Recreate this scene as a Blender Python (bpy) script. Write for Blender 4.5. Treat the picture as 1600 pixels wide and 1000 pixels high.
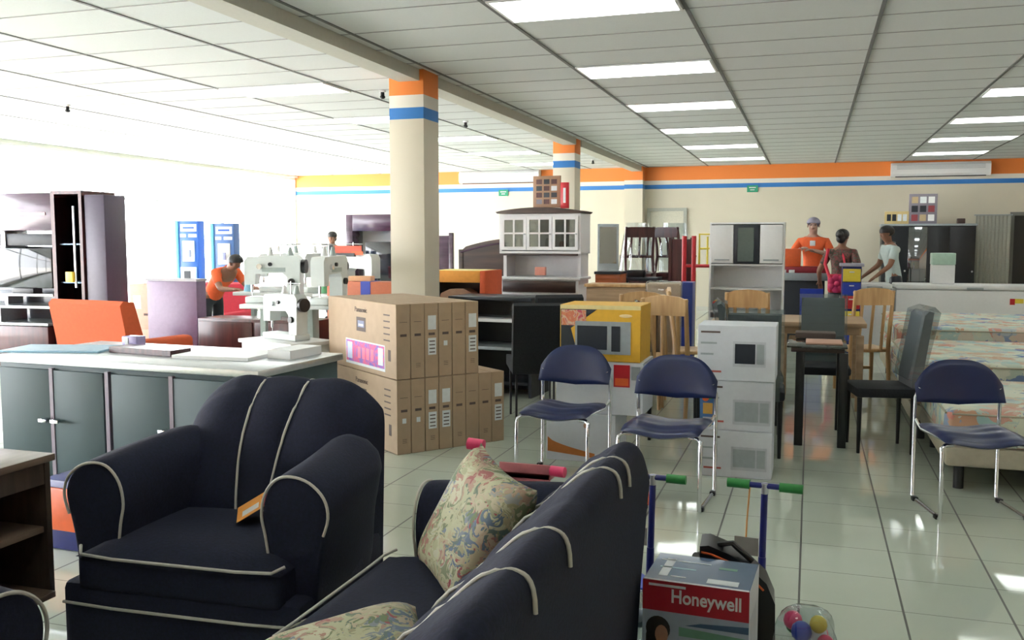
import bpy, bmesh, math, random
from math import sin, cos, pi, radians as R, atan2, sqrt
from mathutils import Vector, Matrix
random.seed(7)
for o in list(bpy.data.objects): bpy.data.objects.remove(o)
SC = bpy.context.scene
COL = SC.collection

# ------------------------------------------------------------------ camera, world, sun, exposure
cam = bpy.data.cameras.new('camera'); cam_o = bpy.data.objects.new('camera', cam); COL.objects.link(cam_o)
cam.sensor_width = 36; cam.lens = 36*1440/1600; cam.clip_start = .05; cam.clip_end = 300
cam_o.location = (0, 0, 1.5); cam_o.rotation_euler = (R(90-4.922), 0, R(17.933))
SC.camera = cam_o
W = bpy.data.worlds.new('world'); SC.world = W; W.use_nodes = True
bg = W.node_tree.nodes['Background']; bg.inputs[0].default_value = (.93, .96, 1, 1); bg.inputs[1].default_value = 15.0
sun = bpy.data.lights.new('sun', 'SUN'); sun_o = bpy.data.objects.new('sun', sun); COL.objects.link(sun_o)
sun.energy = 75; sun.angle = R(1); sun.color = (1, .96, .9); sun_o.rotation_euler = (0, R(33), R(12)); sun_o.location = (5, 5, 20)
PANEL = 4.5      # radiance of the fluorescent ceiling panels
SC.view_settings.view_transform = 'Standard'; SC.view_settings.look = 'None'
SC.view_settings.gamma = 1; SC.view_settings.use_curve_mapping = False
SC.view_settings.exposure = 0.2

# ------------------------------------------------------------------ materials
def nn(nt, t, **kw):
    n = nt.nodes.new(t)
    for k, v in kw.items(): setattr(n, k, v)
    return n
MATS = {}
def M(key, col=(.5, .5, .5), rough=.5, metal=0, var=.06, scale=30, bump=0, coat=0, emit=0, alpha=1, trans=0, sheen=0):
    if key in MATS: return MATS[key]
    m = bpy.data.materials.new(key); m.use_nodes = True; nt = m.node_tree; L = nt.links
    b = nt.nodes['Principled BSDF']
    b.inputs['Roughness'].default_value = rough; b.inputs['Metallic'].default_value = metal
    b.inputs['Coat Weight'].default_value = coat; b.inputs['Coat Roughness'].default_value = .05
    b.inputs['Alpha'].default_value = alpha; b.inputs['Transmission Weight'].default_value = trans
    b.inputs['Sheen Weight'].default_value = sheen
    tc = nn(nt, 'ShaderNodeTexCoord'); no = nn(nt, 'ShaderNodeTexNoise'); no.inputs['Scale'].default_value = scale; no.inputs['Detail'].default_value = 3
    L.new(tc.outputs['Object'], no.inputs['Vector'])
    mx = nn(nt, 'ShaderNodeMix', data_type='RGBA')
    lo = [max(0, c*(1-var*2)) for c in col]; hi = [min(1, c*(1+var*2)) for c in col]
    mx.inputs[6].default_value = (*lo, 1); mx.inputs[7].default_value = (*hi, 1)
    L.new(no.outputs[0], mx.inputs[0]); L.new(mx.outputs[2], b.inputs['Base Color'])
    if bump:
        bp = nn(nt, 'ShaderNodeBump'); bp.inputs['Strength'].default_value = bump; bp.inputs['Distance'].default_value = .004
        L.new(no.outputs[0], bp.inputs['Height']); L.new(bp.outputs[0], b.inputs['Normal'])
    if emit:
        b.inputs['Emission Color'].default_value = (*col, 1); b.inputs['Emission Strength'].default_value = emit
    MATS[key] = m; return m

def wood(key, c1, c2, rough=.4, scale=3, axis=0, coat=.2):
    if key in MATS: return MATS[key]
    m = bpy.data.materials.new(key); m.use_nodes = True; nt = m.node_tree; L = nt.links
    b = nt.nodes['Principled BSDF']; b.inputs['Roughness'].default_value = rough; b.inputs['Coat Weight'].default_value = coat; b.inputs['Coat Roughness'].default_value = .15
    tc = nn(nt, 'ShaderNodeTexCoord'); mp = nn(nt, 'ShaderNodeMapping'); s = [8, 8, 8]; s[axis] = .8; mp.inputs['Scale'].default_value = s
    no = nn(nt, 'ShaderNodeTexNoise'); no.inputs['Scale'].default_value = scale; no.inputs['Detail'].default_value = 5
    cr = nn(nt, 'ShaderNodeValToRGB'); cr.color_ramp.elements[0].position = .35; cr.color_ramp.elements[1].position = .65
    cr.color_ramp.elements[0].color = (*c1, 1); cr.color_ramp.elements[1].color = (*c2, 1)
    L.new(tc.outputs['Object'], mp.inputs[0]); L.new(mp.outputs[0], no.inputs['Vector']); L.new(no.outputs[0], cr.inputs[0]); L.new(cr.outputs[0], b.inputs['Base Color'])
    MATS[key] = m; return m

def ramp_mat(key, stops, rough=.7, scale=6, kind='noise', dist=1.5):
    """floral or printed fabric: constant colour ramp over warped cells"""
    if key in MATS: return MATS[key]
    m = bpy.data.materials.new(key); m.use_nodes = True; nt = m.node_tree; L = nt.links
    b = nt.nodes['Principled BSDF']; b.inputs['Roughness'].default_value = rough
    tc = nn(nt, 'ShaderNodeTexCoord'); no = nn(nt, 'ShaderNodeTexNoise'); no.inputs['Scale'].default_value = scale
    no.inputs['Detail'].default_value = 3; no.inputs['Distortion'].default_value = dist
    L.new(tc.outputs['Object'], no.inputs['Vector'])
    src = no.outputs[0]
    if kind == 'color':
        vo = nn(nt, 'ShaderNodeTexVoronoi'); vo.inputs['Scale'].default_value = scale
        ad = nn(nt, 'ShaderNodeVectorMath', operation='ADD'); sc_ = nn(nt, 'ShaderNodeVectorMath', operation='SCALE'); sc_.inputs[3].default_value = .25
        L.new(no.outputs[1], sc_.inputs[0]); L.new(tc.outputs['Object'], ad.inputs[0]); L.new(sc_.outputs[0], ad.inputs[1]); L.new(ad.outputs[0], vo.inputs['Vector'])
        sp = nn(nt, 'ShaderNodeSeparateColor'); L.new(vo.outputs['Color'], sp.inputs[0]); src = sp.outputs[0]
    cr = nn(nt, 'ShaderNodeValToRGB'); el = cr.color_ramp.elements
    while len(el) > 1: el.remove(el[0])
    el[0].position = stops[0][0]; el[0].color = (*stops[0][1], 1)
    for p, c in stops[1:]:
        e = el.new(p); e.color = (*c, 1)
    L.new(src, cr.inputs[0]); L.new(cr.outputs[0], b.inputs['Base Color'])
    MATS[key] = m; return m

def stripe_mat(key, base, bands, rough=.6, lo=None):
    """painted wall: bands are (z0, z1, colour) in world height"""
    m = bpy.data.materials.new(key); m.use_nodes = True; nt = m.node_tree; L = nt.links
    b = nt.nodes['Principled BSDF']; b.inputs['Roughness'].default_value = rough
    g = nn(nt, 'ShaderNodeNewGeometry'); sx = nn(nt, 'ShaderNodeSeparateXYZ'); L.new(g.outputs['Position'], sx.inputs[0])
    no = nn(nt, 'ShaderNodeTexNoise'); no.inputs['Scale'].default_value = 2.5; L.new(g.outputs['Position'], no.inputs['Vector'])
    mx = nn(nt, 'ShaderNodeMix', data_type='RGBA'); mx.inputs[6].default_value = (*[c*.96 for c in base], 1); mx.inputs[7].default_value = (*[min(1, c*1.04) for c in base], 1)
    L.new(no.outputs[0], mx.inputs[0]); cur = mx.outputs[2]
    for z0, z1, c in bands:
        a = nn(nt, 'ShaderNodeMath', operation='GREATER_THAN'); a.inputs[1].default_value = z0
        d = nn(nt, 'ShaderNodeMath', operation='LESS_THAN'); d.inputs[1].default_value = z1
        e = nn(nt, 'ShaderNodeMath', operation='MULTIPLY'); L.new(sx.outputs[2], a.inputs[0]); L.new(sx.outputs[2], d.inputs[0])
        L.new(a.outputs[0], e.inputs[0]); L.new(d.outputs[0], e.inputs[1])
        k = nn(nt, 'ShaderNodeMix', data_type='RGBA'); k.inputs[7].default_value = (*c, 1); L.new(e.outputs[0], k.inputs[0]); L.new(cur, k.inputs[6]); cur = k.outputs[2]
    L.new(cur, b.inputs['Base Color']); return m

def tile_mat():
    m = bpy.data.materials.new('floor_tile'); m.use_nodes = True; nt = m.node_tree; L = nt.links
    b = nt.nodes['Principled BSDF']; b.inputs['Roughness'].default_value = .09; b.inputs['IOR'].default_value = 1.6
    g = nn(nt, 'ShaderNodeNewGeometry'); sx = nn(nt, 'ShaderNodeSeparateXYZ'); L.new(g.outputs['Position'], sx.inputs[0])
    def line(out, off, per, w):
        a = nn(nt, 'ShaderNodeMath', operation='SUBTRACT'); a.inputs[1].default_value = off; L.new(out, a.inputs[0])
        d = nn(nt, 'ShaderNodeMath', operation='DIVIDE'); d.inputs[1].default_value = per; L.new(a.outputs[0], d.inputs[0])
        f = nn(nt, 'ShaderNodeMath', operation='FRACT'); L.new(d.outputs[0], f.inputs[0])
        s = nn(nt, 'ShaderNodeMath', operation='SUBTRACT'); s.inputs[1].default_value = .5; L.new(f.outputs[0], s.inputs[0])
        ab = nn(nt, 'ShaderNodeMath', operation='ABSOLUTE'); L.new(s.outputs[0], ab.inputs[0])
        gt = nn(nt, 'ShaderNodeMath', operation='GREATER_THAN'); gt.inputs[1].default_value = .5-w/per/2; L.new(ab.outputs[0], gt.inputs[0]); return gt.outputs[0]
    lx = line(sx.outputs[0], -.01, .405, .009); ly = line(sx.outputs[1], 3.55, .385, .005)
    no = nn(nt, 'ShaderNodeTexNoise'); no.inputs['Scale'].default_value = 1.8; no.inputs['Detail'].default_value = 4; L.new(g.outputs['Position'], no.inputs['Vector'])
    mx = nn(nt, 'ShaderNodeMix', data_type='RGBA'); mx.inputs[6].default_value = (.47, .52, .43, 1); mx.inputs[7].default_value = (.55, .60, .50, 1); L.new(no.outputs[0], mx.inputs[0])
    k1 = nn(nt, 'ShaderNodeMix', data_type='RGBA'); k1.inputs[7].default_value = (.24, .26, .22, 1); L.new(ly, k1.inputs[0]); L.new(mx.outputs[2], k1.inputs[6])
    k2 = nn(nt, 'ShaderNodeMix', data_type='RGBA'); k2.inputs[7].default_value = (.09, .09, .08, 1); L.new(lx, k2.inputs[0]); L.new(k1.outputs[2], k2.inputs[6])
    L.new(k2.outputs[2], b.inputs['Base Color'])
    r = nn(nt, 'ShaderNodeMix', data_type='FLOAT'); r.inputs[2].default_value = .05; r.inputs[3].default_value = .6; L.new(lx, r.inputs[0]); L.new(r.outputs[0], b.inputs['Roughness'])
    return m
def glass_mat(key, tint=(1, 1, 1), refl=.08):
    if key in MATS: return MATS[key]
    m = bpy.data.materials.new(key); m.use_nodes = True; nt = m.node_tree; L = nt.links
    for n in list(nt.nodes):
        if n.type != 'OUTPUT_MATERIAL': nt.nodes.remove(n)
    out = [n for n in nt.nodes][0]
    t = nn(nt, 'ShaderNodeBsdfTransparent'); t.inputs[0].default_value = (*tint, 1)
    g = nn(nt, 'ShaderNodeBsdfGlossy'); g.inputs['Roughness'].default_value = .02
    lw = nn(nt, 'ShaderNodeLayerWeight'); lw.inputs[0].default_value = .5; fr = nn(nt, 'ShaderNodeMath', operation='POWER'); fr.inputs[1].default_value = 5; L.new(lw.outputs['Facing'], fr.inputs[0])
    ad = nn(nt, 'ShaderNodeMath', operation='ADD'); ad.inputs[1].default_value = refl; ad.use_clamp = True
    mi = nn(nt, 'ShaderNodeMixShader'); L.new(fr.outputs[0], ad.inputs[0]); L.new(ad.outputs[0], mi.inputs[0]); L.new(t.outputs[0], mi.inputs[1]); L.new(g.outputs[0], mi.inputs[2]); L.new(mi.outputs[0], out.inputs[0])
    MATS[key] = m; return m

OR_, BL_, CR_ = (.86, .25, .05), (.035, .20, .56), (.78, .74, .66)
m_wall = stripe_mat('wall_paint', (.66, .61, .49), [(2.79, 4, OR_), (2.70, 2.79, CR_), (2.61, 2.70, BL_)])
m_colm = stripe_mat('column_paint', (.68, .62, .50), [(2.85, 4, OR_), (2.735, 2.85, CR_), (2.63, 2.735, BL_)])
m_floor = tile_mat()
m_ceil = M('ceiling_tile', (.70, .725, .72), .8, var=.02, scale=60, bump=.2)
m_tee = M('tee_shadow_gap', (.15, .15, .15), .6)  # shadow gap along the long tees is put into this dark colour
m_tee2 = M('tee_light', (.36, .36, .36), .6)
m_beam = M('beam_cream', (.58, .57, .50), .7, var=.03)
m_navy = M('navy_velour', (.006, .008, .026), .95, var=.35, scale=90, bump=.3)
m_pipe = M('piping_cream', (.50, .48, .42), .6)
m_vinyl = M('navy_vinyl', (.008, .016, .070), .34, var=.12, scale=8)
m_chrome = M('chrome', (.75, .75, .78), .12, metal=1)
m_black = M('black_plastic', (.012, .012, .014), .35)
m_blackfab = M('black_fabric', (.012, .014, .018), .85, var=.3, scale=80, bump=.2)
m_white = M('white_paint', (.78, .78, .78), .35, var=.02)
m_whitebox = M('white_carton', (.62, .64, .68), .55, var=.03)
m_card = M('cardboard', (.43, .31, .205), .75, var=.06, scale=12)
m_cardp = M('cardboard_print', (.10, .07, .06), .7)
m_label = M('label_paper', (.72, .76, .78), .6)
m_grey = M('grey_metal', (.36, .40, .42), .35, metal=.3)
m_bluegrey = M('bluegrey_panel', (.040, .075, .085), .55, var=.08, scale=3)
m_mauve = M('mauve_strip', (.24, .19, .24), .35)
m_steel = M('brushed_steel', (.62, .64, .66), .28, metal=.85)
m_maroon = wood('maroon_wood', (.045, .010, .012), (.09, .022, .022), .3, 3, 2)
m_darkwood = wood('dark_wood', (.03, .014, .012), (.06, .028, .022), .35, 3, 0)
m_purple = wood('purple_laminate', (.055, .025, .05), (.10, .05, .09), .2, 2, 0, .5)
m_pine = wood('pine_wood', (.50, .29, .12), (.66, .42, .20), .4, 3, 2)
m_tan = wood('tan_wood', (.38, .25, .14), (.50, .34, .20), .45, 3, 0)
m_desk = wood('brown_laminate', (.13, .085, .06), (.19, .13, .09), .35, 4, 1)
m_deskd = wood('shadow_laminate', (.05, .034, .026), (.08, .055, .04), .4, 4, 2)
m_orange = M('orange_paint', (.78, .13, .03), .4)
m_orangefab = M('orange_fabric', (.62, .10, .03), .8, bump=.2)
m_redfab = M('red_fabric', (.62, .03, .06), .7)
m_red = M('red_plastic', (.55, .02, .03), .35)
m_blue = M('blue_plastic', (.02, .05, .42), .35)
m_navyblue = M('dark_blue_metal', (.015, .02, .17), .3)
m_green = M('green_rubber', (.03, .24, .05), .5)
m_pink = M('pink_plastic', (.85, .06, .18), .35)
m_pinkp = M('pale_pink_deck', (.62, .20, .22), .5)
m_yellow = M('yellow_plastic', (.80, .62, .06), .4)
m_ybox = M('yellow_carton', (.72, .40, .03), .5)
m_skin = M('skin_brown', (.26, .12, .07), .5)
m_hair = M('black_hair', (.012, .010, .010), .5, var=.4, scale=80)
m_glass = glass_mat('clear_glass')
m_tintglass = glass_mat('tinted_glass', (.55, .6, .6), .12)
m_plastic = glass_mat('wrap_plastic', (.82, .86, .88), .10)
m_darkglass = M('smoked_glass_door', (.10, .11, .14), .15)
m_screen = M('dark_screen', (.01, .012, .016), .06, coat=.5)

# ------------------------------------------------------------------ mesh builder
class MB:
    def __init__(s): s.bm = bmesh.new(); s.mats = []
    def mi(s, m):
        if m not in s.mats: s.mats.append(m)
        return s.mats.index(m)
    def merge(s, tb, m, mat=None):
        i = s.mi(m); vm = {}
        for v in tb.verts: vm[v] = s.bm.verts.new(mat @ v.co if mat else v.co)
        for f in tb.faces:
            try: nf = s.bm.faces.new([vm[v] for v in f.verts]); nf.material_index = i
            except ValueError: pass
        tb.free()
    def box(s, x0, x1, y0, y1, z0, z1, m, bev=0, mat=None, seg=2):
        tb = bmesh.new(); bmesh.ops.create_cube(tb, size=1)
        bmesh.ops.scale(tb, vec=(x1-x0, y1-y0, z1-z0), verts=tb.verts); bmesh.ops.translate(tb, vec=((x0+x1)/2, (y0+y1)/2, (z0+z1)/2), verts=tb.verts)
        if bev: bmesh.ops.bevel(tb, geom=tb.edges[:], offset=min(bev, .49*min(abs(x1-x0), abs(y1-y0), abs(z1-z0))), segments=seg, affect='EDGES', profile=.5)
        s.merge(tb, m, mat); return s
    def tube(s, pts, r, m, seg=8, closed=False, caps=True):
        P = [Vector(p) for p in pts]; n = len(P); i0 = s.mi(m); rings = []; nrm = None
        rr = r if isinstance(r, (list, tuple)) else [r]*n
        for i, p in enumerate(P):
            if closed: t = (P[(i+1) % n]-P[i-1])
            else: t = (P[min(i+1, n-1)]-P[max(i-1, 0)])
            t.normalize()
            if nrm is None:
                a = Vector((0, 0, 1)) if abs(t.z) < .9 else Vector((1, 0, 0)); nrm = (a-t*a.dot(t)).normalized()
            else:
                nrm = nrm-t*nrm.dot(t)
                if nrm.length < 1e-6: nrm = t.orthogonal()
                nrm.normalize()
            bi = t.cross(nrm)
            rings.append([s.bm.verts.new(p+nrm*cos(2*pi*k/seg)*rr[i]+bi*sin(2*pi*k/seg)*rr[i]) for k in range(seg)])
        for i in range(n if closed else n-1):
            a, b = rings[i], rings[(i+1) % n]
            for k in range(seg):
                f = s.bm.faces.new([a[k], a[(k+1) % seg], b[(k+1) % seg], b[k]]); f.material_index = i0
        if caps and not closed:
            for rg in (rings[0][::-1], rings[-1]):
                f = s.bm.faces.new(rg); f.material_index = i0
        return s
    def cyl(s, p0, p1, r, m, seg=14, r1=None): return s.tube([p0, p1], [r, r if r1 is None else r1], m, seg)
    def ell(s, c, rad, m, seg=16, mat=None):
        tb = bmesh.new(); bmesh.ops.create_uvsphere(tb, u_segments=seg, v_segments=max(6, seg//2), radius=1)
        bmesh.ops.scale(tb, vec=rad, verts=tb.verts)
        if mat: bmesh.ops.transform(tb, matrix=mat, verts=tb.verts)
        bmesh.ops.translate(tb, vec=c, verts=tb.verts); s.merge(tb, m); return s
    def prism(s, pts, a0, a1, m, axis='y', mat=None):
        """polygon extruded along an axis; pts are the two other coordinates in xyz order"""
        def P(u, v, a): return {'x': (a, u, v), 'y': (u, a, v), 'z': (u, v, a)}[axis]
        tb = bmesh.new(); A = [tb.verts.new(P(u, v, a0)) for u, v in pts]; B = [tb.verts.new(P(u, v, a1)) for u, v in pts]; n = len(pts)
        tb.faces.new(A); tb.faces.new(B[::-1])
        for i in range(n): tb.faces.new([A[i], A[(i+1) % n], B[(i+1) % n], B[i]])
        bmesh.ops.recalc_face_normals(tb, faces=tb.faces); s.merge(tb, m, mat); return s
    def grid(s, fn, nu, nv, m, closeu=False, closev=False):
        i0 = s.mi(m); V = [[s.bm.verts.new(fn(i/nu, j/nv)) for j in range(nv+(0 if closev else 1))] for i in range(nu+(0 if closeu else 1))]
        NU, NV = len(V), len(V[0])
        for i in range(nu):
            for j in range(nv):
                f = s.bm.faces.new([V[i][j], V[(i+1) % NU][j], V[(i+1) % NU][(j+1) % NV], V[i][(j+1) % NV]]); f.material_index = i0
        return V
    def cap(s, vs, m):
        try: f = s.bm.faces.new(vs); f.material_index = s.mi(m)
        except ValueError: pass
    def build(s, name, parent=None, angle=38, recalc=True):
        if recalc: bmesh.ops.recalc_face_normals(s.bm, faces=s.bm.faces[:])
        me = bpy.data.meshes.new(name); s.bm.to_mesh(me); s.bm.free()
        for m in s.mats: me.materials.append(m)
        me.polygons.foreach_set('use_smooth', [True]*len(me.polygons)); me.set_sharp_from_angle(angle=R(angle))
        o = bpy.data.objects.new(name, me); COL.objects.link(o)
        if parent: o.parent = parent
        return o
def tag(o, label, cat, group=None, kind=None):
    if label: o['label'] = label
    if cat: o['category'] = cat
    if group: o['group'] = group
    if kind: o['kind'] = kind
    return o
def thing(name, label, cat, loc=(0, 0, 0), rz=0, group=None):
    o = bpy.data.objects.new(name, None); o.empty_display_size = .1; COL.objects.link(o); o.location = loc; o.rotation_euler = (0, 0, rz)
    return tag(o, label, cat, group)
def dup(root, loc, rz, label=None, group=None):
    r = root.copy(); COL.objects.link(r); r.location = loc; r.rotation_euler = (root.rotation_euler.x, root.rotation_euler.y, rz)
    if label: r['label'] = label
    if group: r['group'] = group
    for ch in list(root.children):
        c = ch.copy(); COL.objects.link(c); c.parent = r
        for g in ch.children:
            d = g.copy(); COL.objects.link(d); d.parent = c
    return r
def struct(o): o['kind'] = 'structure'; return o
def text(name, s, size, m, parent, loc, rot, depth=.0006, sx=1, bold=0):
    cu = bpy.data.curves.new('t', 'FONT'); cu.body = s; cu.size = size; cu.extrude = depth; cu.align_x = 'CENTER'; cu.align_y = 'CENTER'; cu.offset = bold
    t = bpy.data.objects.new('t', cu); COL.objects.link(t); dg = bpy.context.evaluated_depsgraph_get(); dg.update()
    me = bpy.data.meshes.new_from_object(t.evaluated_get(dg)); me.name = name; bpy.data.objects.remove(t)
    me.materials.clear(); me.materials.append(m)
    o = bpy.data.objects.new(name, me); COL.objects.link(o); o.parent = parent; o.location = loc; o.rotation_euler = rot; o.scale = (sx, 1, 1); return o
def skin_mesh(name, V, E, m, parent=None, sub=2, root=0):
    """V: list of ((x,y,z), r or (rx,ry)); grown with the Skin modifier, evaluated to a mesh"""
    me = bpy.data.meshes.new(name); me.from_pydata([v[0] for v in V], E, []); o = bpy.data.objects.new(name, me); COL.objects.link(o)
    md = o.modifiers.new('s', 'SKIN'); sk = me.skin_vertices[0].data
    for i, v in enumerate(V):
        r = v[1]; sk[i].radius = (r, r) if not isinstance(r, tuple) else r; sk[i].use_root = (i == root)
    o.modifiers.new('d', 'SUBSURF').levels = sub
    dg = bpy.context.evaluated_depsgraph_get(); dg.update()
    m2 = bpy.data.meshes.new_from_object(o.evaluated_get(dg)); m2.name = name; bpy.data.objects.remove(o)
    m2.materials.clear(); m2.materials.append(m); m2.polygons.foreach_set('use_smooth', [True]*len(m2.polygons))
    o = bpy.data.objects.new(name, m2); COL.objects.link(o)
    if parent: o.parent = parent
    return o

# ------------------------------------------------------------------ the room
HC = 3.08; XL, XR, YB, YF = -12.0, 6.5, 20.05, -4.0
def S(name, *boxes):
    b = MB()
    for bx in boxes: b.box(*bx)
    return struct(b.build(name))
S('floor', (XL-.2, XR+.2, YF-.2, YB+.2, -.12, 0, m_floor))
S('ceiling', (XL-.2, XR+.2, YF-.2, YB+.2, HC, HC+.15, m_ceil))
S('wall_back', (XL-.2, XR+.2, YB, YB+.2, 0, HC, m_wall), (-3.86, -3.46, YB-.28, YB, 0, HC, m_wall))
S('wall_right', (XR, XR+.2, YF, YB, 0, HC, m_wall))
S('wall_front', (XL, XR, YF-.2, YF, 0, HC, m_wall))
S('wall_left', (XL-.2, XL, YF, YB, 0, .12, m_wall), (XL-.2, XL, YF, YB, 3.02, HC, m_beam))
for nme, y0 in (('trim_1', 8.0), ('trim_2', 14.0)):
    b = MB(); x0, x1 = (-3.80, -3.45) if y0 < 9 else (-3.86, -3.51)
    b.box(x0, x1, y0, y0+.36, 0, HC, m_colm, .004); struct(b.build(nme))
S('trim_3', (-3.70, -3.49, YF, 7.998, 2.975, HC, m_beam), (-3.70, -3.49, 8.362, 13.998, 2.975, HC, m_beam), (-3.70, -3.49, 14.362, YB-.281, 2.975, HC, m_beam))
# ceiling suspension tees
b = MB(); gx = [-2.12+1.27*k for k in range(-8, 7)]
for x in gx:
    if XL < x < XR and abs(x+3.6) > .15: b.box(x-.014, x+.014, YF, YB, HC-.006, HC, m_tee)
b2 = MB(); gy = [6.5+.61*k for k in range(-17, 23)]
for y in gy:
    if YF < y < YB: b2.box(XL, XR, y-.007, y+.007, HC-.004, HC-.0005, m_tee2)
struct(b.build('trim_4')); struct(b2.build('trim_5'))
S('baseboard_back', (XL, -3.88, YB-.012, YB, 0, .09, m_beam), (-3.44, -3.42, YB-.012, YB, 0, .09, m_beam), (-2.48, XR, YB-.012, YB, 0, .09, m_beam))
S('baseboard_right', (XR-.012, XR, YF, YB-.02, 0, .09, m_beam))
# shop windows
m_mull = M('aluminium', (.75, .76, .77), .4, metal=.2)
ys = [YF+(YB-YF)/8*k for k in range(9)]
for k in range(8):
    y0, y1 = ys[k], ys[k+1]; b = MB()
    for a in ((y0, y0+.05), (y1-.05, y1)): b.box(XL-.14, XL-.06, a[0], a[1], 0.12, 3.02, m_mull)
    for z in (.12, 2.25, 2.97): b.box(XL-.14, XL-.06, y0+.05, y1-.05, z, z+.05, m_mull)
    w = struct(b.build('window_%d' % (k+1)))
    g = MB(); g.box(XL-.103, XL-.097, y0+.05, y1-.05, .17, 2.25, m_glass); g.box(XL-.103, XL-.097, y0+.05, y1-.05, 2.3, 2.97, m_glass); g.build('pane', w)
struct(MB().box(-70, XL-.2, -45, 65, -.25, -.1, M('pavement', (.62, .60, .57), .9, scale=2)).build('pavement'))
# doors in the back wall
def door(name, x0, x1, zt, mp, mf):
    b = MB(); y = YB
    b.box(x0, x1, y-.02, y-.001, 0.0, zt, mp); w = .07
    b.box(x0-w, x0, y-.05, y-.001, 0, zt+w, mf); b.box(x1, x1+w, y-.05, y-.001, 0, zt+w, mf); b.box(x0, x1, y-.05, y-.001, zt, zt+w, mf)
    d = struct(b.build(name)); h = MB(); h.cyl((x1-.08, y-.02, 1.0), (x1-.08, y-.07, 1.0), .012, m_chrome).cyl((x1-.08, y-.07, 1.0), (x1-.2, y-.07, 1.0), .010, m_chrome); h.build('door_handle', d)
door('door_1', -3.33, -2.62, 2.13, M('door_cream', (.62, .60, .50), .5), M('door_frame', (.42, .43, .38), .5))
door('door_2', 3.72, 4.55, 1.98, M('door_dark', (.035, .03, .028), .4), M('door_frame_grey', (.2, .2, .18), .5))

# ceiling light panels
m_emit = M('lit_diffuser', (.95, 1, .97), .5, emit=PANEL, var=0)
def light_panel():
    t = thing('ceiling_light', '', 'ceiling light', group='fluorescent panels set in the ceiling grid')
    MB().box(-.59, .59, -.285, .285, -.012, -.006, m_emit).build('diffuser', t)
    b = MB(); b.box(-.61, -.59, -.30, .30, -.014, 0, m_white); b.box(.59, .61, -.30, .30, -.014, 0, m_white); b.box(-.59, .59, -.30, -.285, -.014, 0, m_white); b.box(-.59, .59, .285, .30, -.014, 0, m_white)
    b.build('frame', t); return t
lp = None; rows_seen = ['nearest', 'second', 'third', 'fourth', 'fifth', 'farthest']
def put_light(x, y, label):
    global lp
    if lp is None: lp = light_panel(); o = lp; o.location = (x, y, HC-.001); o['label'] = label
    else: o = dup(lp, (x, y, HC-.001), 0, label)
    return o
for k in range(6): put_light(-1.485, 6.195+2.44*k, 'bright rectangular ceiling light, %s in the row right of the beam' % rows_seen[k])
for k, n in zip((2, 3, 4, 5), ('nearest', 'second', 'third', 'farthest')): put_light(2.325, 6.195+2.44*k, 'bright rectangular ceiling light, %s in view of the row at the right edge' % n)
for x, y in ((-1.485, 3.755), (-1.485, 1.315), (2.325, 3.755), (2.325, 8.635), (2.325, 6.195)): put_light(x, y, 'bright rectangular ceiling light out of the photo frame, nearer the camera')
for k in range(5): put_light(-5.295, 8.635+2.44*k, 'washed-out ceiling light, number %d from the near end of the row left of the column' % (k+1))
for i, (x, y, w) in enumerate([(-4.35, 9.0, 'left of the near column'), (-4.4, 11.6, 'beyond the near column'), (-3.85-.4, 15.7, 'near the far column'), (-4.1, 17.8, 'between the far column and the back wall'), (-8.3, 8.8, 'near the left windows')]):
    b = MB(); b.cyl((x, y, HC-.002), (x, y, HC-.02), .035, m_white); b.cyl((x, y, HC-.02), (x, y, HC-.06), .02, m_black); b.ell((x, y, HC-.07), (.03, .03, .02), m_black, 10)
    tag(b.build('ceiling_sprinkler'), 'small dark sprinkler head on the white ceiling ' + w, 'sprinkler')

# air conditioners
def aircon(x, y, z, label, w=1.78):
    t = thing('air_conditioner', label, 'air conditioner', (x, y, z), 0, 'wall air conditioners on the back wall')
    prof = [(0, 0), (-.16, 0), (-.20, .05), (-.20, .22), (-.15, .27), (0, .27)]
    MB().prism(prof, -w/2, w/2, m_white, 'x').build('housing', t)
    b = MB()
    for k in range(4): b.box(-w/2+.1, w/2-.1, -.207, -.199, .14+k*.025, .147+k*.025, m_grey)
    b.build('grille', t); MB().box(-w/2+.08, w/2-.08, -.17, -.12, -.012, .004, m_black).build('air_outlet', t)
    return t
aircon(2.36, YB-.01, 2.76, 'long white air conditioner over the orange stripe at the right')
aircon(-6.75, YB-.01, 2.80, 'long white air conditioner on the blown-out wall left of the far column', 1.9)
def exit_sign(x, label):
    t = thing('exit_sign', label, 'sign', (x, YB-.012, 2.51)); MB().box(-.11, .11, -.012, .01, 0, .14, M('exit_green', (.02, .30, .16), .5)).build('panel', t)
    b = MB(); b.box(-.07, .07, -.0145, -.012, .085, .105, m_white); b.box(-.045, .045, -.0145, -.012, .04, .055, m_white); b.build('lettering', t)
exit_sign(-1.20, 'small green exit sign under the blue stripe at the centre of the back wall')
exit_sign(-6.69, 'pale exit sign under the blue stripe left of the far column')

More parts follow.
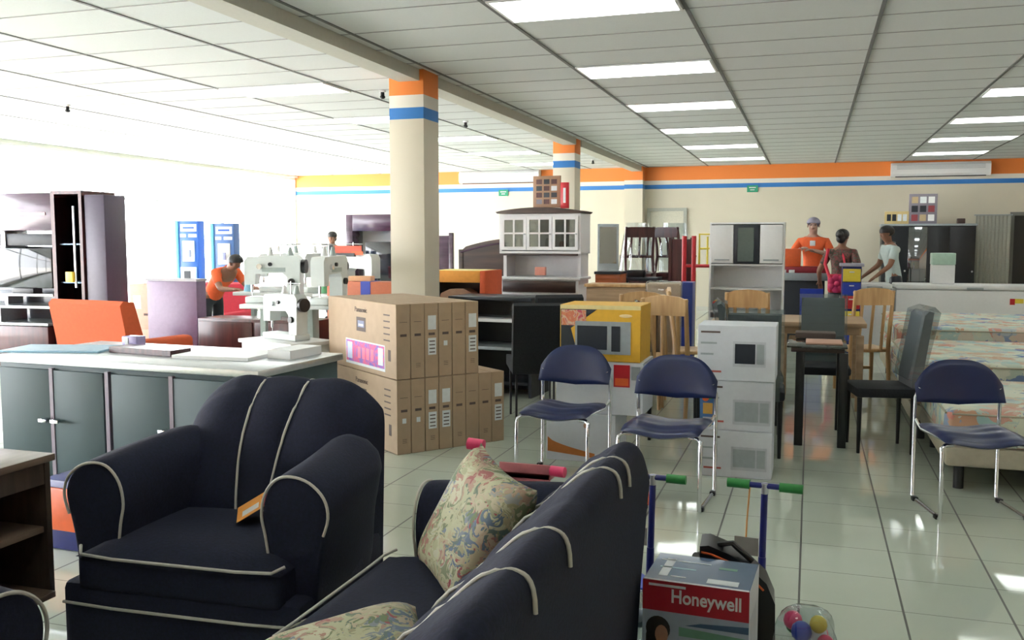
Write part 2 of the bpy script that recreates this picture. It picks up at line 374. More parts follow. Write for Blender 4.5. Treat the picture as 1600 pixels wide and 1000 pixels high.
# ------------------------------------------------------------------ upholstered seating
def sofa(label, name, cat, loc, rz, W2, fans, zt=.88, BW=None, cushion_n=1, ah=0, taper=0, hp=.014):
    """faces -y; W2 = half width over the arms; fans = list of (centre, [seam offsets at the top])"""
    t = thing(name, label, cat, loc, rz); AI = W2-.22; BW = BW or W2-.06       # inside of the arms
    b = MB(); b.box(-W2+.05, W2-.05, -.425, .10, .03, .30, m_navy, .03); b.box(-BW-.01, BW+.01, 0, .40, .03, .30, m_navy, .03); base = b.build('base', t)
    MB().tube([(-W2+.06, -.428, .225)]+[(x, -.431, .22) for x in (-W2*.5, 0, W2*.5)]+[(W2-.10, -.430, .225), (W2-.04, -.405, .25)], .0056, m_pipe).build('piping', base)
    # seat cushion
    for k in range(cushion_n):
        a0 = -AI-.10+(2*AI+.20)*k/cushion_n; a1 = -AI-.10+(2*AI+.20)*(k+1)/cushion_n
        if cushion_n > 1: a0, a1 = (-AI+2*AI*k/cushion_n+.004, -AI+2*AI*(k+1)/cushion_n-.004)
        def top(u, v, a0=a0, a1=a1):
            ex = 1-abs(2*u-1)**6; ey = 1-abs(2*v-1)**6
            return Vector((a0+(a1-a0)*u, -.43+.62*v, .395+.055*ex*ey))
        c = MB(); c.grid(top, 20, 14, m_navy); c.box(a0, a1, -.43, .19, .27, .40, m_navy, .025, seg=3)
        cu = c.build('seat_cushion', t)
        MB().tube([(a0, -.40, .425), (a0+.03, -.437, .408)]+[(a0+(a1-a0)*f, -.441, .402) for f in (.2, .4, .6, .8)]+[(a1-.03, -.437, .408), (a1, -.40, .42)], .0056, m_pipe).build('piping', cu)
    # arms
    for s in (-1, 1):
        cx = s*(W2-.13)
        def prof(a, y):
            k = .03*(y+.30)                                     # rises towards the back
            pts = [(-.10, .10), (-.085, .34), (-.105, .46), (-.12, .54), (-.105, .62), (-.06, .675), (0, .69), (.07, .672), (.125, .62), (.14, .55), (.115, .47), (.085, .34), (.09, .10)]
            x, z = pts[a]; return Vector((cx+s*x-s*taper*max(0, (y+.1)/.44), y, z+((k*6)*.35+ah if z > .4 else 0)))
        n = 13; m_ = MB(); ysq = [-.33, -.318, -.30, -.1, .1, .34]; rings = []
        for q, y in enumerate(ysq):
            sc = (.94, .985, 1, 1, 1, 1)[q]; ring = []
            for a in range(n):
                p = prof(a, y); c0 = Vector((cx, y, .42)); ring.append(m_.bm.verts.new(c0+(p-c0)*sc))
            rings.append(ring)
        for q in range(len(rings)-1):
            for a in range(n): f = m_.bm.faces.new([rings[q][a], rings[q][(a+1) % n], rings[q+1][(a+1) % n], rings[q+1][a]]); f.material_index = m_.mi(m_navy)
        m_.cap(rings[0], m_navy); m_.cap(rings[-1][::-1], m_navy)
        arm = m_.build('armrest', t, 50)
        sub = arm.modifiers.new('sub', 'SUBSURF'); sub.levels = 2; sub.render_levels = 2
        q = [prof(a, -.322) for a in range(1, 11)]
        # smooth the piping path
        path = []
        for i in range(len(q)-1):
            p0, p1, p2, p3 = q[max(i-1, 0)], q[i], q[i+1], q[min(i+2, len(q)-1)]
            for f in (0, .25, .5, .75): path.append(.5*((2*p1)+(p2-p0)*f+(2*p0-5*p1+4*p2-p3)*f*f+(3*p1-p0-3*p2+p3)*f**3))
        c0 = Vector((cx, -.322, .44)); path = [c0+(p-c0)*.955+Vector((0, -.006, 0)) for p in path]
        MB().tube(path, .0052, m_pipe).build('piping', arm)
    # backrest: profile over the top, channels between seams
    seams = sorted([c+o for c, os_ in fans for o in os_]); bounds = sorted([-BW]+seams+[BW]+[(fans[i][0]+fans[i+1][0])/2 for i in range(len(fans)-1)])
    def Bs(x, tt):
        """x: across at the top; tt 0 (seat, front) .. 1 (floor, rear)"""
        edge = max(0, abs(x)-(BW-.22))/.22; ed = edge**2
        for a, c in zip(bounds[:-1], bounds[1:]):
            if a <= x <= c+1e-9: hump = sin(pi*(x-a)/(c-a))**.6 if 0 < x-a < c-a else 0; break
        else: hump = 0
        cf = min(fans, key=lambda f: abs(f[0]-x))[0]
        Z = zt-.10*ed+hp*hump
        K = [(.06, .36, .50), (.10, .50, .70), (.16, .66, .86), (.235, .80, .96), (.31, Z*.5+.42, 1.), (.36, .5*Z+.44, 1.), (.42, .5*Z+.42, 1.), (.455, .76, 1.), (.45, .60, .99), (.43, .30, .97), (.42, .05, .97)]
        K = [(y, (z if i < 3 else z-(zt-Z)*(.6 if i == 3 else 0)-(.12*ed*.6 if i > 6 and i < 8 else 0)), w) for i, (y, z, w) in enumerate(K)]
        K[3] = (.235, Z-.145, .94); K[4] = (.30, Z-.072, 1.); K[5] = (.36, Z-.020, 1.); K[6] = (.418, Z, 1.); K[7] = (.456, Z-.05, 1.)
        f = tt*(len(K)-1); i = min(int(f), len(K)-2); f -= i
        p0, p1, p2, p3 = [K[max(0, min(len(K)-1, i+d))] for d in (-1, 0, 1, 2)]
        v = [.5*((2*p1[q])+(p2[q]-p0[q])*f+(2*p0[q]-5*p1[q]+4*p2[q]-p3[q])*f*f+(3*p1[q]-p0[q]-3*p2[q]+p3[q])*f**3) for q in range(3)]
        xx = cf+(x-cf)*v[2] if tt < .4 else x
        if abs(x) > BW-.24 and tt < .4: xx = x*(1-(1-v[2])*.35)
        fr = max(0, 1-tt/.62)
        return Vector((xx, v[0]-2.1*hp*hump*(1 if tt < .45 else 0)*min(1, fr*3), v[1]))
    b = MB(); NU = 72 if len(fans) > 1 else 48
    Vg = b.grid(lambda u, v: Bs(-BW+2*BW*u, v), NU, 40, m_navy)
    b.cap(Vg[0], m_navy); b.cap(Vg[-1][::-1], m_navy)
    bk = b.build('backrest', t, 60)
    for s_ in seams:
        MB().tube([Bs(s_, .02+.70*i/40)+Vector((0, -.012 if i < 20 else (.0 if i < 28 else .006), .006 if 12 < i < 30 else 0)) for i in range(41)], .0052, m_pipe).build('piping', bk)
    for sx in (-1, 1):
        for sy in (-.34, .34): MB().box(sx*(W2-.12)-.03, sx*(W2-.12)+.03, sy-.03, sy+.03, 0, .04, m_darkwood, .005).build('foot', t)
    return t
sofa('navy armchair with cream piping and fanned back, beside the cartons', 'armchair', 'armchair', (-2.055, 2.98, 0), R(3), .52, [(-.01, [-.10, .10])], .915, BW=.40, ah=.03, taper=.05)
sofa('navy sofa with cream piping seen over its back with two floral cushions', 'sofa', 'sofa', (-.95, 2.11, 0), R(-90), .98, [(-.42, [-.09, .04]), (.34, [-.15, .12])], .865, BW=.90, cushion_n=2, hp=.007, ah=-.03)
sofa('navy armchair at the lower left corner, only one piped arm in view', 'armchair', 'armchair', (-2.10, 1.18, 0), R(90), .56, [(0, [-.10, .10])], .90, BW=.44)
m_floral = ramp_mat('floral_print', [(0, (.13, .16, .08)), (.16, (.36, .35, .21)), (.38, (.45, .43, .28)), (.52, (.26, .04, .05)), (.62, (.46, .44, .30)), (.74, (.08, .12, .20)), (.83, (.12, .16, .06)), (.92, (.38, .32, .20))], scale=19, kind='color')
def cushion(label, loc, rot, w=.45):
    b = MB()
    def f(sgn):
        def g(u, v):
            x, y = 2*u-1, 2*v-1; e = max(0, (1-x**4))*max(0, (1-y**4)); pin = 1-.10*(1-abs(y)**2)*abs(x)**2-0*y; piny = 1-.10*(1-abs(x)**2)*abs(y)**2
            return Vector((x*w/2*pin, y*w/2*piny, sgn*.085*e**.5))
        return g
    b.grid(f(1), 20, 20, m_floral); b.grid(f(-1), 20, 20, m_floral); bmesh.ops.remove_doubles(b.bm, verts=b.bm.verts, dist=.0005)
    o = b.build('cushion', None, 80); o.location = loc; o.rotation_euler = rot; tag(o, label, 'cushion', 'floral cushions on the sofa'); return o
cushion('cream floral cushion standing up against the far arm of the sofa', (-.975, 2.63, .61), (R(62.4), R(6.8), R(-48.4)), .44)
cushion('floral cushion with red blooms lying at the near end of the sofa', (-.99, 1.83, .505), (R(3), R(-9), R(38)), .44)

# brochure on the armchair
b = MB(); b.box(-.09, .09, -.06, .06, 0, .002, M('brochure_orange', (.80, .32, .05), .5)); b.box(.0, .08, -.05, .03, .002, .003, m_redfab); b.box(-.07, -.01, -.04, .0, .002, .003, m_white); b.box(.02, .085, .03, .055, .002, .003, m_grey)
br = tag(b.build('brochure'), 'orange printed brochure lying on the navy armchair seat', 'brochure'); br.location = (-1.94, 2.94, .525); br.rotation_euler = (R(8), R(-30), R(28)); br.scale = (1.15, 1.15, 1)

# ------------------------------------------------------------------ navy office chairs
def office_chair(label, loc, rz):
    t = thing('office_chair', label, 'chair', loc, rz, 'navy vinyl chairs with chrome frames')
    def seat(sg):
        def f(u, v):
            x = (u-.5)*.46*(1-.04*abs(2*v-1)**3); y = (v-.5)*.44; ex = (1-abs(2*u-1)**5)*(1-abs(2*v-1)**5)
            z = .43-.012*cos((u-.5)*2*pi)*1-.03*max(0, .25-v)/.25*.6
            return Vector((x, y, z+sg*.022*ex**.5+ (.004*sin(v*pi*7) if sg > 0 else 0)*ex))
        return f
    b = MB(); b.grid(seat(1), 16, 28, m_vinyl); b.grid(seat(-1), 16, 28, m_vinyl); bmesh.ops.remove_doubles(b.bm, verts=b.bm.verts, dist=.0005); b.build('seat', t, 70)
    def back(sg):
        def f(u, v):
            x = (u-.5)*2; w = .245*(1-.0*v); top = 1-.55*abs(x)**3.2
            z = .56+.255*v*top-.02*(1-v)*(1-abs(x)**2)*0+.02*abs(x)*(1-v)
            ed = ((1-abs(x)**6)*(1-abs(2*v-1)**6))**.5
            return Vector((x*w, .205+.05*v-.045*x*x+sg*.016*ed, z))
        return f
    b = MB(); b.grid(back(1), 24, 14, m_vinyl); b.grid(back(-1), 24, 14, m_vinyl); bmesh.ops.remove_doubles(b.bm, verts=b.bm.verts, dist=.0005); b.build('backrest', t, 70)
    for s in (-1, 1):
        x = s*.235
        pts = [(x*.93, .195, .66), (x, .215, .60), (x, .22, .50), (x, .215, .03), (x, .205, .012), (x, .18, .010), (x, -.19, .010), (x, -.215, .012), (x, -.225, .03), (x, -.215, .36), (x, -.205, .39), (x*.9, -.19, .405), (x*.7, -.17, .405)]
        MB().tube(pts, .0115, m_chrome, 10).build('side_frame', t)
        for y in (.17, -.18): MB().box(x-.016, x+.016, y-.02, y+.02, .0, .024, m_black, .004).build('foot_glide', t)
        MB().tube([(x*.985, .215, .47), (x*.9, .17, .42), (x*.7, -.12, .405)], .009, m_chrome).build('seat_bracket', t)
    return t
och = office_chair('navy chrome-framed chair, left of the pair, with cartons behind it', (-1.47, 5.62, 0), R(-6))
dup(och, (-.765, 5.30, 0), R(-5), 'navy chrome-framed chair, right of the pair, in front of the white appliance boxes')
dup(och, (.875, 5.58, 0), R(13), 'navy chrome-framed chair standing alone in front of the floral mattresses')

# ------------------------------------------------------------------ flat screen cartons
BX = (-2.72, 5.80); RZ = R(-38.3); d1 = Vector((.62, .785))
def carton(i, k, label, grp, w=1.20, th=.108, h=.528):
    p = Vector(BX)+d1*(i*.112); t = thing('carton', label, 'box', (p.x, p.y, k*.532), RZ, grp)
    b = MB(); b.box(-w, 0, 0, th, 0, h, m_card, .003, seg=1); b.build('box', t)
    b = MB(); rr = random.Random(i*7+k)
    b.box(0, .0012, .03, .08, .30, .318, m_cardp)                                     # hand hole
    b.box(0, .001, .025, .085, .40, .403, m_cardp)
    if (i+k) % 2 == 0:
        for q in range(3): b.box(0, .001, .04, .075, .08+q*.012, .083+q*.012, m_cardp)
    b.build('print', t)
    if (i, k) in ((2, 0), (3, 0), (7, 0), (2, 1), (5, 1)):
        b = MB(); b.box(0, .0016, .025, .09, .34, .44, m_label); b.box(0, .0016, .025, .09, .16, .28, m_label)
        for q in range(4): b.box(.0016, .0022, .035, .08, .175+q*.026, .183+q*.026, m_cardp)
        b.build('sticker', t)
    elif (i, k) in ((0, 0), (1, 0), (3, 1)):
        b = MB(); b.box(0, .0016, .04, .07, .22, .255, m_label); b.build('sticker', t)
    if i == 0:
        text('lettering', 'Panasonic', .055, m_cardp, t, (-.58, -.002, .455), (R(90), 0, 0))
        b = MB(); b.box(-.66, -.50, -.0015, 0, .235+.06, .40, m_cardp) ; b.box(-.635, -.525, -.0025, -.0015, .325, .375, M('icon_blue', (.18, .2, .32), .6)); b.box(-.62, -.54, -.003, -.0025, .335, .35, m_label)
        for q in range(5): b.box(-.20, -.10, -.001, 0, .44-q*.045, .45-q*.045, m_cardp)
        b.box(-.13, -.09, -.001, 0, .12, .20, m_cardp); b.build('print', t)
    return t
nth = ['frontmost', 'second', 'third', 'fourth', 'fifth', 'sixth', 'seventh', 'rearmost']
for i in range(8): carton(i, 0, 'brown flat-screen carton in the bottom row, %s of eight' % nth[i], 'brown flat-screen cartons')
for i in range(6):
    c = carton(i, 1, 'brown flat-screen carton in the top row, %s' % (nth[i] + ' of six' if i < 5 else 'rearmost of six'), 'brown flat-screen cartons')
    if i == 0:
        b = MB(); mbn = ramp_mat('banner_print', [(0, (.10, .12, .45)), (.42, (.28, .16, .50)), (.5, (.80, .12, .22)), (.58, (.25, .14, .5)), (.75, (.12, .16, .5))], scale=7)
        b.box(-.86, -.18, -.0015, 0, .035, .225, m_label); b.box(-.85, -.19, -.0022, -.0015, .055, .215, mbn)
        for q in range(4): b.box(-.64+q*.075, -.59+q*.075, -.003, -.0022, .09, .175, M('banner_pink', (.85, .2, .3), .5))
        b.box(-.83, -.74, -.003, -.0022, .075, .2, M('banner_pale', (.55, .6, .8), .5)); b.box(-.29, -.21, -.003, -.0022, .075, .2, m_label); b.build('advert_strip', c)

# ------------------------------------------------------------------ appliance cartons
def appbox(name, label, x0, x1, y0, y1, z0, z1, m, extra=None, grp='boxed microwaves'):
    cx, cy = (x0+x1)/2, (y0+y1)/2; t = thing(name, label, 'box', (cx, cy, z0), 0, grp); w, d, h = (x1-x0)/2, (y1-y0)/2, z1-z0
    MB().box(-w, w, -d, d, 0, h-.001, m, .003, seg=1).build('box', t)
    if extra: b = MB(); extra(b, w, d, h); b.build('print', t)
    return t
def mw_print(x0, x1, z0, z1, body, door):
    def f(b, w, d, h):
        y = -d; b.box(x0, x1, y-.0012, y, z0, z1, body); b.box(x0+.012, x0+(x1-x0)*.68, y-.002, y-.0012, z0+.02, z1-.015, door)
        b.box(x0+(x1-x0)*.72, x1-.01, y-.002, y-.0012, z0+.02, z1-.015, m_grey)
        for q in range(3): b.box(-w+.02, -w+.02+.12-q*.02, y-.001, y, h-.05-q*.07, h-.038-q*.07, m_cardp if q == 0 else m_grey)
        b.box(-w+.04, -w+.15, y-.001, y, .05, .062, M('print_red', (.45, .1, .08), .6))
    return f
m_lb = M('print_light', (.50, .52, .56), .5); m_dk = M('print_dark', (.02, .025, .035), .4)
appbox('microwave_carton', 'white microwave box at the floor, lowest of the white stack', -.66, -.20, 5.90, 6.26, 0, .30, m_whitebox, mw_print(-.02, .20, .05, .20, m_lb, m_grey))
def midp(b, w, d, h):
    mw_print(-.02, .21, .04, .20, m_lb, m_grey)(b, w, d, h); y = -d
    b.box(-w+.0, -w+.10, y-.0025, y, .03, h-.02, M('print_blue', (.06, .16, .38), .5)); b.ell((-w+.055, y-.003, h-.08), (.04, .003, .05), M('print_green', (.10, .35, .05), .5), 12)
    b.ell((-w+.035, y-.0045, h-.11), (.025, .003, .03), m_orange, 10); b.box(-w+.02, -w+.08, y-.0035, y, .10, .17, M('print_amber', (.6, .35, .08), .5)); b.box(-w+.02, -w+.08, y-.0035, y, .05, .08, m_lb)
appbox('microwave_carton', 'white microwave box with a colourful fruit print, middle of the white stack', -.65, -.20, 5.91, 6.27, .30, .62, m_whitebox, midp)
appbox('microwave_carton', 'white microwave box with a dark oven window picture, top of the white stack', -.67, -.19, 5.90, 6.26, .62, .97, m_whitebox, mw_print(-.02, .18, .09, .25, m_lb, m_dk))
def swirl(b, w, d, h):
    pts = [(-w+.01, .16)]+[(-w+.01+(2*w-.15)*k/10, .16-.10*(k/10)**.6) for k in range(1, 11)]+[(w-.14, .03), (-w+.01, .06)]
    b.prism(pts, -d-.0015, -d, M('swirl_orange', (.5, .16, .03), .5), 'y'); b.ell((w-.2, -d-.001, .25), (.02, .002, .02), M('logo_tan', (.5, .3, .2), .5), 10)
appbox('fan_carton', 'white carton with an orange swirl under the left navy chair', -1.70, -1.22, 6.02, 6.42, 0, .33, m_whitebox, swirl)
def wp(b, w, d, h):
    b.box(w-.20, w-.09, -d-.001, -d, h-.17, h-.02, m_red); b.box(w-.19, w-.10, -d-.002, -d, h-.16, h-.11, m_orange); b.box(w-.08, w-.02, -d-.001, -d, h-.12, h-.03, m_grey)
appbox('microwave_carton', 'white carton with a red and orange patch, below the yellow microwave box', -1.64, -1.04, 6.05, 6.45, .33, .69, m_whitebox, wp)
def yel(b, w, d, h):
    y = -d; b.prism([(-w+.005, h-.03), (-.02, h-.03), (-.20, h-.16), (-w+.13, .02), (-w+.005, .02)], y-.001, y, m_dk, 'y')
    b.box(-w, w, y-.0015, y, h-.03, h-.002, M('print_cream', (.72, .60, .28), .5))
    b.box(-w+.01, -w+.18, y-.002, y-.001, h-.14, h-.035, ramp_mat('food_photo', [(0, (.5, .03, .03)), (.45, (.6, .2, .1)), (.5, (.6, .45, .3)), (.6, (.5, .08, .1))], scale=14))
    b.box(-.17, .21, y-.004, y-.002, .05, .27, m_grey); b.box(-.155, .05, y-.006, y-.004, .08, .24, m_dk); b.box(.08, .14, y-.006, y-.004, .07, .24, m_dk); b.box(-w+.02, -w+.1, y-.002, y-.001, .03, .06, M('print_brown', (.3, .15, .05), .5))
    b.ell((w-.1, y-.001, h-.07), (.045, .002, .012), M('print_gold', (.8, .6, .3), .5), 12)
appbox('microwave_carton', 'yellow and black microwave box, topmost behind the left navy chair', -1.61, -1.06, 6.04, 6.44, .69, 1.07, m_ybox, yel)

# ------------------------------------------------------------------ long counter on the left with things on it
CX, CY, CR = -4.55, 4.19, R(-3.5)
t = thing('display_counter', 'long blue-grey counter of metal doors under a pale worktop at the left', 'counter', (CX, CY, 0), CR)
b = MB(); b.box(-.02, 1.86, 0, .82, .79, .83, m_steel, .006); b.build('worktop', t)
b = MB(); b.box(0, 1.83, .03, .80, .10, .79, m_bluegrey, .003); b.build('body', t)
b = MB(); b.box(.02, 1.81, .06, .76, 0, .10, M('plinth_blue', (.03, .05, .14), .4)); b.build('plinth', t)
for k, (a, c) in enumerate(((0.01, .40), (.43, .80), (.86, 1.27), (1.29, 1.82))):
    d = MB().box(a, c, .012, .03, .11, .76, m_bluegrey, .004).build('door', t)
    h = MB(); xh = c-.03 if k != 1 else a+.03
    h.cyl((xh, .012, .47), (xh, -.03, .47), .012, m_chrome).box(xh-.02, xh+.04, -.035, -.022, .46, .48, m_chrome, .003); h.build('handle', d)
for x in (.415, .83, 1.28): MB().box(x-.013, x+.013, .008, .03, .11, .77, m_mauve).build('divider', t)
b = MB(); b.box(1.83, 1.836, .10, .35, .45, .72, m_dk)
for q in range(8): b.box(1.836, 1.84, .10, .35, .46+q*.03, .475+q*.03, m_grey)
b.build('side_vent', t)
CM = Matrix.Translation((CX, CY, 0)) @ Matrix.Rotation(CR, 4, 'Z')
def on_counter(x, y, z=.83): v = CM @ Vector((x, y, z)); return (v.x, v.y, v.z)
def flat(name, label, cat, x, y, w, d, h, m, rz=0, z=.83):
    o = MB().box(-w/2, w/2, -d/2, d/2, 0, h, m, .002, seg=1).build(name); o.location = on_counter(x, y, z); o.rotation_euler = (0, 0, CR+rz); return tag(o, label, cat)
flat('glass_sheet', 'pale blue sheet lying on the left part of the counter', 'sheet', .15, .35, .62, .34, .012, M('pale_blue', (.38, .62, .80), .25), R(18))
flat('tray', 'low maroon tray on the counter top behind the arm of the armchair', 'tray', .78, .40, .50, .16, .035, m_maroon, R(-4))
flat('sheet_stack', 'stack of white sheets at the middle of the counter top', 'paper', 1.31, .45, .50, .36, .02, m_white, R(5))
flat('storage_tub', 'white tub on the right end of the counter top', 'tub', 1.67, .60, .16, .30, .05, m_white, R(-2))
# glass stand on the counter with a lilac foot
t = thing('drinking_glass_set', 'lilac glass block standing on the counter', 'block', on_counter(.45, .62), CR)
b = MB(); b.box(-.06, .06, -.04, .04, 0, .07, M('lilac', (.42, .36, .62), .2), .006); b.build('block', t); MB().box(-.03, -.005, -.045, -.04, .01, .06, m_white).build('stripe', t)

# small orange and blue drawer unit in front of the counter
t = thing('drawer_unit', 'blue drawer unit with an orange front, between desk and armchair', 'drawer unit', (-3.30, 3.62, 0), R(-3))
b = MB(); b.box(-.24, .24, -.14, .25, 0, .345, m_navyblue, .01); b.build('body', t)
d = MB().box(-.22, .22, -.157, -.14, .10, .31, m_orange, .008).build('drawer', t); d['label'] = 'orange drawer front'
MB().tube([(-.02, -.157, .205), (0, -.175, .20), (.12, -.175, .20), (.14, -.157, .205)], .006, m_steel).build('handle', d)
MB().cyl((0.02, -.157, .285), (.02, -.163, .285), .012, m_chrome).build('lock', d)

# brown desk with open shelves at the left edge: the open side faces the aisle
t = thing('shelf_desk', 'brown laminate shelf desk with open compartments at the left edge', 'desk', (-2.55, 2.56, 0), 0)
tp = MB().box(-.60, .02, -.62, .0, .725, .75, m_desk, .003).build('desktop', t); tp['label'] = 'lighter brown desktop'
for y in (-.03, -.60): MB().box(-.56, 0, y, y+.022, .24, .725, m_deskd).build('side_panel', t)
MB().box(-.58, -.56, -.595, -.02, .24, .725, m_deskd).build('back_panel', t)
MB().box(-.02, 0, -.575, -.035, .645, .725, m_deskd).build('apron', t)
for z in (.24, .47): MB().box(-.555, .03 if z < .3 else -.01, -.575, -.035, z, z+.022, m_desk, .002).build('shelf', t)
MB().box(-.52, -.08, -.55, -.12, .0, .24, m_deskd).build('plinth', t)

# ------------------------------------------------------------------ scooters and toys
def scooter(label, loc, rz, stem, grip, deckm, tagcol=None, lean=0, z=.76, gl=.11, turn=38):
    t = thing('kick_scooter', label, 'scooter', loc, rz); t.rotation_euler = (0, R(lean), rz)
    q = [MB().box(-.045, .045, .05, .50, .075, .095, deckm, .006).build('deck', t)]
    for y in (-.10, .55):
        w = MB(); w.tube([(-.012, y, .055), (.012, y, .055)], .055, m_black, 20); w = w.build('wheel', t)
    q += [w, MB().tube([(0, .50, .085), (0, .56, .10), (0, .55, .055)], .01, stem).build('rear_fork', t)]
    for o_ in q: o_.rotation_euler = (0, 0, R(turn))
    b = MB(); b.cyl((0, -.10, .05), (0, -.075, .30), .015, stem).cyl((0, -.075, .28), (0, -.05, z-.03), .013, stem); b.box(-.02, .02, -.09, -.02, .075, .1, stem, .004); b.build('steering_stem', t)
    h = MB().cyl((-.07, -.05, z), (.07, -.05, z), .011, stem).cyl((0, -.05, z-.03), (0, -.05, z+.01), .014, m_steel).build('handlebar', t)
    for s in (-1, 1): MB().cyl((s*.055, -.05, z), (s*(.055+gl), -.05, z), .018, grip, 14).build('grip', h)
    if tagcol:
        MB().tube([(-.055, -.05, z-.01), (-.06, -.075, z-.14), (-.062, -.072, z-.20)], .003, M('orange_string', (.85, .4, .12), .6)).build('tag_string', t)
        tg = MB().box(-.105, -.015, -.076, -.073, z-.27, z-.20, M('tag_card', (.38, .36, .34), .7)).build('price_tag', t)
    return t
scooter('blue scooter with green grips and a hanging tag, behind the black case', (-.140, 3.62, 0), R(-5), m_navyblue, m_green, m_blue, 1, z=.57, gl=.085)
scooter('blue scooter with green grips, left one next to the sofa back', (-.565, 3.60, 0), R(-3), m_navyblue, m_green, m_blue, 1, z=.575, gl=.075)
# pink scooter behind the sofa
t = thing('kick_scooter', 'pink toy scooter behind the far arm of the sofa', 'scooter', (-1.31, 3.60, 0), R(0))
MB().box(.10, .32, -.035, .035, .52, .55, m_pinkp, .004).build('basket_base', t)
MB().box(.10, .32, -.035, -.028, .49, .585, m_pinkp, .003).build('basket_front', t)
MB().cyl((.03, 0, .10), (-.01, 0, .60), .013, m_steel).build('steering_stem', t)
h = MB().cyl((-.05, -.0, .645), (.02, 0, .64), .025, m_pink, 16).build('grip', t)
MB().cyl((.32, -.02, .56), (.38, -.03, .56), .022, m_pink, 14).build('grip', t)
MB().box(-.05, .45, -.05, .05, .07, .095, m_pinkp, .005).build('deck', t)
MB().tube([(.12, 0, .09), (.14, 0, .49)], .012, m_steel).build('basket_post', t)
for x in (-.08, .48): MB().tube([(x, -.012, .055), (x, .012, .055)], .055, m_black, 18).build('wheel', t)

t = thing('toy_car', 'small orange and yellow toy car on the floor beside the blue scooter', 'toy', (-.98, 5.0, 0), R(20))
b = MB(); b.prism([(-.16, .04), (.16, .04), (.16, .10), (.09, .12), (.05, .17), (-.06, .17), (-.10, .12), (-.16, .11)], -.07, .07, m_orange, 'y'); b.build('body', t)
MB().box(-.161, -.02, -.072, .072, .05, .075, m_yellow).build('bumper', t)
for x in (-.10, .10): MB().cyl((x, -.085, .04), (x, .085, .04), .04, m_black).build('wheel', t)

# boxed heater and the black case behind it
t = thing('heater_carton', 'red, blue and white boxed appliance with large white lettering on the floor in front', 'box', (-.325, 2.91, 0), R(-3))
m_hblue = M('carton_blue', (.05, .10, .19), .35, coat=.3); m_hred = M('carton_red', (.45, .015, .03), .4)
b = MB(); b.box(-.17, .17, 0, .27, 0, .40, m_hblue, .002, seg=1); b.build('box', t)
b = MB(); y = -.001; b.box(-.17, .17, y, 0, .30, .40, m_hred); b.box(-.17, .17, y, 0, 0, .30, M('carton_pale', (.36, .42, .52), .4))
b.prism([(-.17, .0), (.17, .0), (.17, .215), (.05, .20), (-.02, .16), (-.07, .09), (-.17, .05)], y-.001, y, m_hblue, 'y')
b.prism([(-.05, .225), (.165, .225), (.165, .245), (-.05, .255)], y-.001, y, M('print_green_bar', (.15, .32, .22), .4), 'y')
b.prism([(-.03, .262), (.17, .262), (.17, .285), (.02, .275)], y-.001, y, m_hblue, 'y')
b.ell((-.118, y-.0005, .240), (.040, .0012, .042), m_hair, 20); b.ell((-.140, y-.0004, .205), (.018, .0012, .045), m_hair, 14); b.ell((-.106, y-.0018, .222), (.022, .0012, .032), M('print_skin', (.42, .22, .15), .5), 14)
b.prism([(-.168, .08), (-.05, .08), (-.075, .17), (-.11, .195), (-.15, .18)], y-.0012, y-.0008, m_label, 'y')
b.box(.17, .171, .0, .27, 0, .40, m_whitebox); b.box(.171, .1715, .03, .2, .05, .3, m_lb)
b.box(-.168, .168, .0, .012, .40, .4008, m_label)
b.box(-.13, -.10, .05, .22, .4, .4008, m_label); b.box(-.09, -.04, .05, .06, .4, .4008, m_label); b.box(-.15, .02, .20, .21, .4, .4008, m_label); b.box(.03, .13, .03, .07, .4, .4012, m_label)
b.box(.05, .11, .17, .19, .4, .4008, M('print_green_bar', (0, 0, 0))); b.box(-.14, -.02, .13, .14, .4, .4008, M('print_sky', (.4, .6, .65), .4)); b.build('print', t)
text('lettering', 'Honeywell', .062, m_white, t, (.035, -.0018, .352), (R(90), 0, 0), sx=.84, bold=.0012)
MB().box(-.15, -.03, -.002, -.001, .382, .39, m_label).build('small_print', t)
t = thing('tool_case', 'black rounded case with an orange edge behind the boxed heater', 'case', (-.21, 3.30, 0), R(3))
arc = [(-.14, .34), (-.14, .425), (-.11, .43), (-.04, .405), (.03, .365), (.09, .31), (.12, .24), (.125, .0), (-.14, .0)]
MB().prism(arc, -.07, .07, m_black, 'y').build('shell', t)
MB().tube([(x, -.073, z) for x, z in [(-.135, .405), (-.10, .40), (-.03, .375), (.03, .335), (.08, .287)]], .004, m_orange).build('edge_trim', t)
MB().tube([(-.08, -.02, .42), (-.03, -.02, .43), (.04, -.02, .37)], .011, m_black).build('handle', t)
# bagged toys at the lower edge
def bag(label, loc, cols, r=(.10, .08, .14)):
    t = thing('toy_bag', label, 'bag', loc, 0); b = MB(); rr = random.Random(len(label))
    for q in range(14):
        c = (rr.uniform(-.6, .6)*r[0], rr.uniform(-.6, .6)*r[1], r[2]+rr.uniform(-.7, .7)*r[2]); b.ell(c, [rr.uniform(.02, .035)]*3, cols[q % len(cols)], 10)
    o = b.build('contents', t); o['kind'] = 'stuff'
    b = MB(); b.grid(lambda u, v: Vector((r[0]*(1+.12*sin(u*2*pi*5+v*7))*cos(u*2*pi)*sin(.05+3.05*v)**.6, r[1]*(1+.12*sin(u*2*pi*4+v*5))*sin(u*2*pi)*sin(.05+3.05*v)**.6, r[2]*(1-cos(pi*v)))), 30, 14, m_plastic, closeu=True); b.build('film', t)
bag('clear bag of coloured toys right of the boxed heater at the lower edge', (.02, 3.15, 0), [m_blue, m_pink, m_green, m_white, m_yellow])
bag('clear crumpled bag between the sofa back and the boxed heater', (-.60, 3.18, 0), [m_white, m_grey, m_lb, m_white], (.09, .1, .13))

